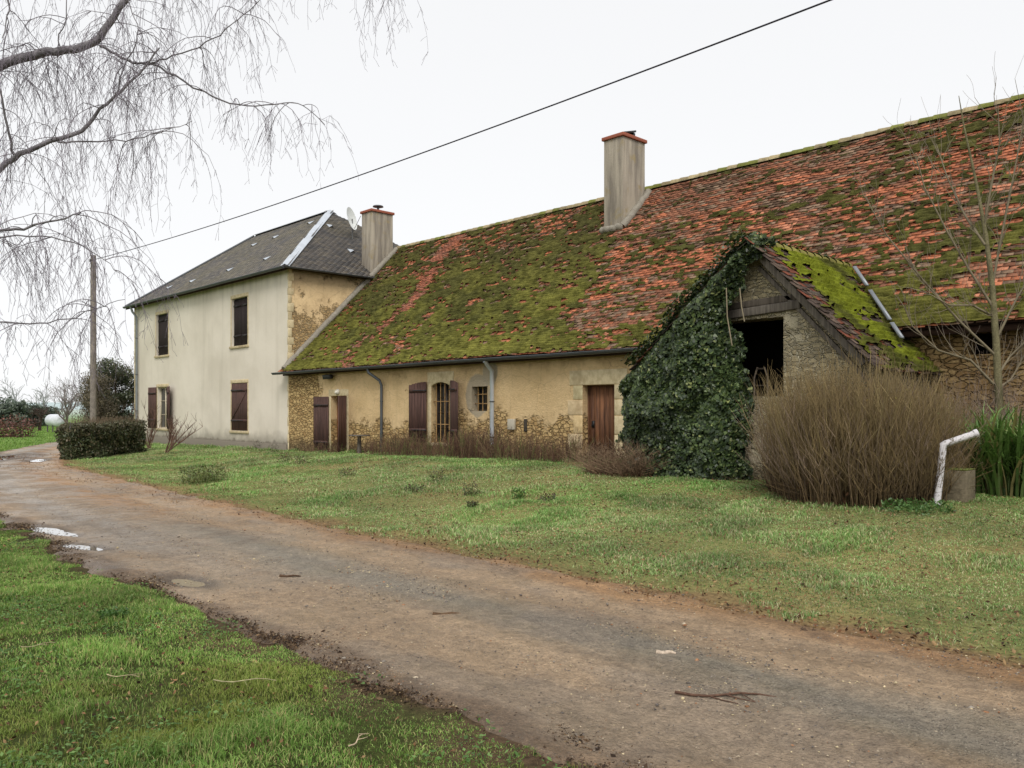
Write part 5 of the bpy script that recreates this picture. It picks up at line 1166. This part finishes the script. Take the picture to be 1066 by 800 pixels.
for li, (P2, r0) in enumerate(LP):
    seglen = np.linalg.norm(np.diff(P2, axis=0), axis=1).sum(); ns = int(seglen*8.5)
    for s in range(ns):
        t = R.uniform(.12 if li in (0, 2) else 0, 1); j = int(t*(len(P2)-1)); p = P2[j]
        a = R.uniform(0, 6.28); L = R.uniform(.25, .75)*(.25+.75*min(1, lens[li])); d = np.array((math.cos(a), math.sin(a), R.uniform(-.1, .7))); pts = [p]; sg = 6
        for i in range(sg):
            d = d+np.array((0, 0, -.2))+R.normal(0, .14, 3); d /= np.linalg.norm(d); pts.append(pts[-1]+d*L/sg)
        b.tube(pts, np.linspace(.0038, .0018, sg+1), 4, bk[1], False)
        for k in range(R.integers(2, 7)):
            q = pts[R.integers(2, sg+1)]; hang(b, q, R.uniform(.2, .95)*lens[li], d+R.normal(0, .3, 3))
    # clustered curtains
    for s in range(int(seglen*2.2)):
        j = R.integers(len(P2)//5, len(P2)); p = P2[j]
        for k in range(7): hang(b, p+R.normal(0, .04, 3), R.uniform(.4, 1.15)*lens[li], R.normal(0, .5, 3)+(0, 0, -.2))
print('twigs', ntw)
b.obj('twigs', M['twig'], birch)

# vegetation beyond the house
def conif(name, base, h, rad, n, cols, w, label, cat='tree', group=None, sz=.12, trunk=True, squash=1, lo=.05):
    o = thing(name, base, label, cat, group)
    if trunk:
        b = MB(); b.tube([(base[0], base[1], base[2]-.1), (base[0]+.05, base[1], base[2]+h*.4), (base[0], base[1], base[2]+h*.8)], [rad*.08+.03, rad*.05+.02, .02], 6, lin(84, 74, 64)); b.obj('trunk', M['bark'], o)
    b = MB(); ncl = 44; ctr = []
    for i in range(ncl):
        a = R.uniform(0, 6.28); zz = R.uniform(lo, .92); rr_ = rad*math.sqrt(max(0.05, 1-((zz-.42)/.6)**2))*R.uniform(.35, .85); ctr.append((base[0]+math.cos(a)*rr_, base[1]+math.sin(a)*rr_*squash, base[2]+h*zz, rad*R.uniform(.28, .5)))
    ctr = np.array(ctr); k = R.integers(0, ncl, n); v = R.normal(0, 1, (n, 3)); v /= np.linalg.norm(v, axis=1, keepdims=True); q = R.uniform(.55, 1.08, n)[:, None]
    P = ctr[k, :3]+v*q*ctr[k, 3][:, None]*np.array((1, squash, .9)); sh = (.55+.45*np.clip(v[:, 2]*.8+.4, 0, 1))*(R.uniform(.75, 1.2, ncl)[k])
    P[:, 2] = np.maximum(P[:, 2], base[2]+.05); leafcloud(b, P, v+R.normal(0, .5, (n, 3)), R.uniform(sz*.5, sz, n), pal(n, cols, w)*sh[:, None], 'l'); b.obj('crown', M['leaf'], o); return o
def gpt(px, d): x, y, _ = W(px, 500, d); return (x, y, gz1(x, y))
conif('evergreen_tree', gpt(120, 44.5), 4.3, 1.6, 16000, [lin(82, 90, 62), lin(66, 74, 52), lin(108, 104, 80)], [2, 2, 1.2], 'dark bushy evergreen tree against the left end of the house', sz=.09)
def baretree(name, base, h, label, cols, mx=4, kids=4, d0=(0, 0, 1), r=.1, up=.12, ang=.62, group=None, twr=.006, trunkf=.3):
    o = thing(name, base, label, 'tree', group); b = MB(); d0 = np.array(d0, float); top = np.array(base)+d0*h*trunkf
    b.tube([np.array(base)-(0, 0, .1), np.array(base)*.5+top*.5+R.normal(0, .03, 3), top], [r, r*.85, r*.75], 8, cols[0]); b.obj('trunk', M['bark'], o)
    b = MB()
    for k in range(5): grow(b, top-d0*h*.04*k, d0+R.normal(0, .6, 3), h*.32, r*.55, 1, mx, cols, up, ang, None, 4, kids, twr, 6, .12)
    b.obj('crown', M['twig'], o); return o
hz = [np.array(lin(122, 112, 108)), np.array(lin(130, 118, 116)), np.array(lin(140, 128, 128))]  # bark greys paled to paint in distance haze
baretree('bare_tree', gpt(104, 43), 4.3, 'brown twiggy bush tree behind the hedge by the pole', [np.array(lin(96, 84, 72))]*3, 4, 5, r=.07, up=.15, ang=.7, twr=.005)
conif('bare_shrub', gpt(102, 41.5), 3.5, 1.15, 9000, [lin(122, 110, 88), lin(98, 90, 70), lin(134, 122, 102)], [2, 2, 1], 'brown twiggy overgrown shrub between the pole and dark evergreen', 'shrub', sz=.055)
baretree('bare_tree', gpt(70, 56), 4.6, 'spreading bare tree beside the white tank', hz, 4, 4, r=.12, up=.05, ang=.75, twr=.009)
baretree('bare_tree', gpt(128, 52), 6.2, 'tall bare tree rising above the evergreen behind the house', hz, 4, 4, r=.1, up=.2, ang=.5, twr=.008)
baretree('bare_tree', gpt(41, 62), 2.1, 'short leaning dark tree on the far lawn left of the tank', [np.array(lin(78, 64, 58))]*3, 4, 5, (.08, .1, 1), .13, .05, .8, twr=.01, trunkf=.5)
for i, (px, d, h, r_, lb) in enumerate(((-14, 78, 2.3, 3, 'dark conifer row end at the far left edge'), (4, 76, 2.2, 2.0, 'dark green conifer beyond the far lawn, left'), (19, 75, 2.3, 1.1, 'dark green conifer with straight edge beside the gap'), (34, 80, 1.9, 1.5, 'low dark tree just right of the distant gap'), (47, 84, 1.7, 1.6, 'low dark shrub tree behind the white tank'))):
    conif('conifer', gpt(px, d), h, r_, 2600, [lin(98, 110, 96), lin(88, 100, 88), lin(112, 120, 106)], [1, 1, 1], lb, 'tree', 'dark trees closing the far lawn', .2)  # greens greyed so the haze sits in the leaf colour
conif('red_shrub', gpt(4, 47), .85, 1.7, 1600, [lin(128, 84, 74), lin(112, 74, 66), lin(96, 84, 60)], [2, 2, 1], 'low reddish brown shrub on the far lawn by the track', 'shrub', sz=.1, trunk=False)
for i, px in enumerate((-60, -20, 15, 45, 68, 90)):
    baretree('bare_tree', gpt(px, 165+12*(i % 3)), 8+1.5*(i % 3), 'hazy grey bare tree on the horizon, number unclear'.replace(', number unclear', ''), [np.array(lin(170, 170, 172))]*3, 3, 4, r=.25, up=.1, ang=.7, twr=.05, group='hazy bare trees on the horizon')  # haze of the horizon painted as pale grey bark
# hedge: clipped, runs from the track towards the house
ha, hb = np.array((-29.9, 8.1)), np.array((-32.7, 10.8))
hedge = thing('hedge', (-31.4, 10.6, .02), 'clipped dark hedge running from the track towards the pale house', 'hedge')
dv = hb-ha; Lh = np.linalg.norm(dv); dv /= Lh; pv = np.array((-dv[1], dv[0]))
n_ = 30000; t = R.uniform(0, Lh, n_); f = R.choice(3, n_, p=[.5, .25, .25]); w_ = 1.0; hh = .95+.3*fbm(t*1.5, t*0, 98)
off = np.where(f == 0, R.uniform(-.14, .05, n_), np.where(f == 1, w_+R.uniform(-.05, .1, n_), R.uniform(0, w_, n_))); zz = np.where(f == 2, hh+R.uniform(-.08, .06, n_), R.uniform(0, 1, n_)*hh)
off = off+(fbm(t*2, zz*2, 99)-.5)*.45
P = np.stack([ha[0]+dv[0]*t-pv[0]*off, ha[1]+dv[1]*t-pv[1]*off, zz], 1)
endn = 5000; P[:endn, 0] = ha[0]-pv[0]*R.uniform(0, w_, endn)-dv[0]*R.uniform(-.1, .12, endn); P[:endn, 1] = ha[1]-pv[1]*R.uniform(0, w_, endn)-dv[1]*R.uniform(-.1, .12, endn); P[:endn, 2] = R.uniform(0, 1.15, endn)
P[:, 2] += ground_z(P[:, 0], P[:, 1]); b = MB()
hc = pal(n_, [lin(82, 90, 58), lin(66, 74, 48), lin(112, 106, 80), lin(128, 114, 94)], [3, 3, 1.4, .8]); up_ = smooth(P[:, 2], .75, 1.15)[:, None]; hc = hc*(1-.4*up_)+np.array(lin(108, 98, 80))*.4*up_
leafcloud(b, P, R.normal(0, 1, (n_, 3))+(0, -.3, .4), R.uniform(.025, .06, n_), hc, 'l'); b.obj('foliage', M['leaf'], hedge)
b = MB()
for i in range(900):
    t_, o_ = R.uniform(0, Lh), R.uniform(0, w_); x, y = ha[0]+dv[0]*t_-pv[0]*o_, ha[1]+dv[1]*t_-pv[1]*o_; z0 = gz1(x, y)+.8; k = R.normal(0, .08, 2)
    b.tube([(x, y, z0), (x+k[0], y+k[1], z0+R.uniform(.25, .6))], [.006, .003], 3, lin(120, 104, 84), False)
b.obj('twigs', M['twig'], hedge)
b = MB(); e0 = ha+dv*.1; pw = -pv*w_
def P3(p, z): return (p[0], p[1], z)
a0 = e0-pv*.12; b.obox((a0[0], a0[1], .0), (dv[0]*(Lh-.2), dv[1]*(Lh-.2), 0), (-pv[0]*(w_-.24), -pv[1]*(w_-.24), 0), (0, 0, 1.04), lin(34, 34, 24)); b.obj('dark_core', M['vcol'], hedge)  # solid dark box painting the shade inside the hedge

# pole, cable, tank
px_, py_, _ = W(97, 272, 38); ptop = EYE+(428-266)/F*38
pole = thing('utility_pole', (px_, py_, 0), 'plain grey wooden utility pole left of the pale house', 'utility pole')
b = MB(); b.tube([(px_, py_, -.3), (px_, py_, ptop)], [.15, .12], 10, lin(128, 120, 112)); b.obj('pole', M['bark'], pole, True)
b = MB(); b.tube([(px_, py_-.12, ptop-.3), (px_+.25, py_-.2, ptop-.3)], .025, 6, lin(60, 60, 60)); b.tube([(px_+.25, py_-.2, ptop-.36), (px_+.25, py_-.2, ptop-.24)], .05, 8, lin(80, 76, 72)); b.obj('insulator', M['vcol'], pole)
p2 = np.array(W(1620, -150, 5.2)); p0 = np.array((px_+.25, py_-.2, ptop-.3))
pA = np.array(W(865, 0, 12.0)); 
# cable: straight plan line through both points, sagging
b = MB(); dirp = pA[:2]-p0[:2]; endp = p0[:2]+dirp*1.35; zend = 7.75
pole2 = thing('utility_pole', (endp[0], endp[1], 0), 'second utility pole carrying the cable, out to the right', 'utility pole')
b2 = MB(); b2.tube([(endp[0], endp[1], -.3), (endp[0], endp[1], zend+.3)], [.15, .12], 10, lin(128, 120, 112)); b2.obj('pole', M['bark'], pole2, True)
T_ = np.linspace(0, 1, 60); zA = pA[2]; tA = 1/1.35; sag = None
zl = lambda t: p0[2]+(zend-p0[2])*t
sagk = (zl(tA)-zA)/(4*tA*(1-tA))
pts = [(p0[0]+(endp[0]-p0[0])*t, p0[1]+(endp[1]-p0[1])*t, zl(t)-4*sagk*t*(1-t)) for t in T_]; print('sag', sagk)
b.tube(pts, .014, 6, lin(52, 50, 58)); pts2 = [(p[0]+.016*math.sin(i*2.1), p[1], p[2]+.016*math.cos(i*2.1)) for i, p in enumerate(pts)]
tag(b.obj('overhead_cable', M['vcol'], smoothf=True, loc=tuple(p0)), 'black overhead cable crossing the sky from the pole', 'cable')
tx, ty, tz = W(57, 445, 57.5); tz0 = gz1(tx, ty)
tank = thing('water_tank', (tx, ty, tz0), 'white cylindrical tank on legs on the far lawn', 'tank')
ax_ = np.array((tx-1.0*ty*.28, ty+1.0*tx*.28, 0.)); ax_ /= np.linalg.norm(ax_); c = np.array((tx, ty, EYE-(438-428)/F*57.5)); b = MB()
pt_ = [c-ax_*.95, c-ax_*.88, c-ax_*.75, c+ax_*.75, c+ax_*.88, c+ax_*.95]; b.tube(pt_, [.16, .36, .44, .44, .36, .16], 20, lin(206, 208, 214)); b.obj('tank', M['white'], tank, True)
for s_ in (-.6, .6):
    for q_ in (-.3, .3):
        b = MB(); pp = c+ax_*s_+np.array((ax_[1], -ax_[0], 0))*q_; b.tube([(pp[0], pp[1], tz0-.05), (pp[0], pp[1], c[2]-.3)], .045, 6, lin(90, 86, 84)); b.obj('leg', M['vcol'], tank)
# hills on the horizon
b = MB(); n_ = 90; th = np.linspace(math.radians(60), math.radians(200), n_); V_ = []
for i, t in enumerate(th):
    for (r_, z_) in ((620, -1), (760, 4.5+5*float(fbm(np.array([t*9]), np.array([0.]), 111)[0])), (1100, 3)): V_.append((math.cos(t)*r_, math.sin(t)*r_, z_))
b.add(V_, [(i*3+j, i*3+j+1, i*3+j+4, i*3+j+3) for i in range(n_-1) for j in range(2)], None, lin(172, 186, 186)); tag(b.obj('hills', M['vcol'], smoothf=True), kind='structure')  # pale blue-grey carries the painted distance haze

# ------------------------------------------------------------------ light, sky, camera
wd = bpy.data.worlds.new('World'); S.world = wd; wd.use_nodes = True; nt = wd.node_tree; bg = nt.nodes['Background']
sky = nt.nodes.new('ShaderNodeTexSky'); sky.sky_type = 'NISHITA'; sky.sun_disc = False
AZs, ELs = math.radians(130), math.radians(48)     # sun direction measured from +X towards -Y
sdv = Vector((math.cos(ELs)*.75, -math.cos(ELs)*.66, math.sin(ELs))).normalized()
sky.sun_elevation = ELs; sky.sun_rotation = math.atan2(sdv.x, sdv.y)
hs = nt.nodes.new('ShaderNodeHueSaturation'); hs.inputs['Saturation'].default_value = .25; hs.inputs['Value'].default_value = .10; nt.links.new(sky.outputs[0], hs.inputs['Color'])
tc = nt.nodes.new('ShaderNodeTexCoord'); sp = nt.nodes.new('ShaderNodeSeparateXYZ'); nt.links.new(tc.outputs['Generated'], sp.inputs[0])
mr = nt.nodes.new('ShaderNodeMapRange'); mr.inputs[1].default_value = -.05; mr.inputs[2].default_value = .7; nt.links.new(sp.outputs[2], mr.inputs[0])
nz = nt.nodes.new('ShaderNodeTexNoise'); nz.inputs['Scale'].default_value = 1.6; nz.inputs['Detail'].default_value = 3; nt.links.new(tc.outputs['Generated'], nz.inputs['Vector'])
ad = nt.nodes.new('ShaderNodeMath'); ad.operation = 'MULTIPLY_ADD'; nt.links.new(nz.outputs['Fac'], ad.inputs[0]); ad.inputs[1].default_value = .35; nt.links.new(mr.outputs[0], ad.inputs[2])
cr = nt.nodes.new('ShaderNodeMix'); cr.data_type = 'RGBA'; nt.links.new(ad.outputs[0], cr.inputs[0]); cr.inputs[6].default_value = (1.08, 1.09, 1.1, 1); cr.inputs[7].default_value = (1.0, 1.005, 1.02, 1)
mx = nt.nodes.new('ShaderNodeMix'); mx.data_type = 'RGBA'; mx.inputs[0].default_value = .88; nt.links.new(hs.outputs[0], mx.inputs[6]); nt.links.new(cr.outputs[2], mx.inputs[7])
nt.links.new(mx.outputs[2], bg.inputs[0]); bg.inputs[1].default_value = 1.0
ld = bpy.data.lights.new('sun', 'SUN'); ld.energy = 2.3; ld.angle = math.radians(25); ld.color = (1, .97, .92)
lo = bpy.data.objects.new('sun', ld); C.objects.link(lo); lo.rotation_euler = (-sdv).to_track_quat('-Z', 'Y').to_euler(); lo.location = (0, 0, 30)
cam = bpy.data.cameras.new('camera'); co = bpy.data.objects.new('camera', cam); C.objects.link(co); S.camera = co
co.location = (0, 0, EYE); co.rotation_euler = (math.pi/2, 0, math.asin(CS)); cam.lens = 36*F/1066; cam.sensor_width = 36; cam.shift_y = 28/1066; cam.clip_end = 4000; cam.clip_start = .05
S.view_settings.view_transform = 'Standard'; S.view_settings.look = 'None'; S.view_settings.exposure = 0; S.view_settings.gamma = 1
S.render.engine = 'CYCLES'; S.cycles.max_bounces = 6
try: S.cycles.filter_width = 1.5
except Exception: pass
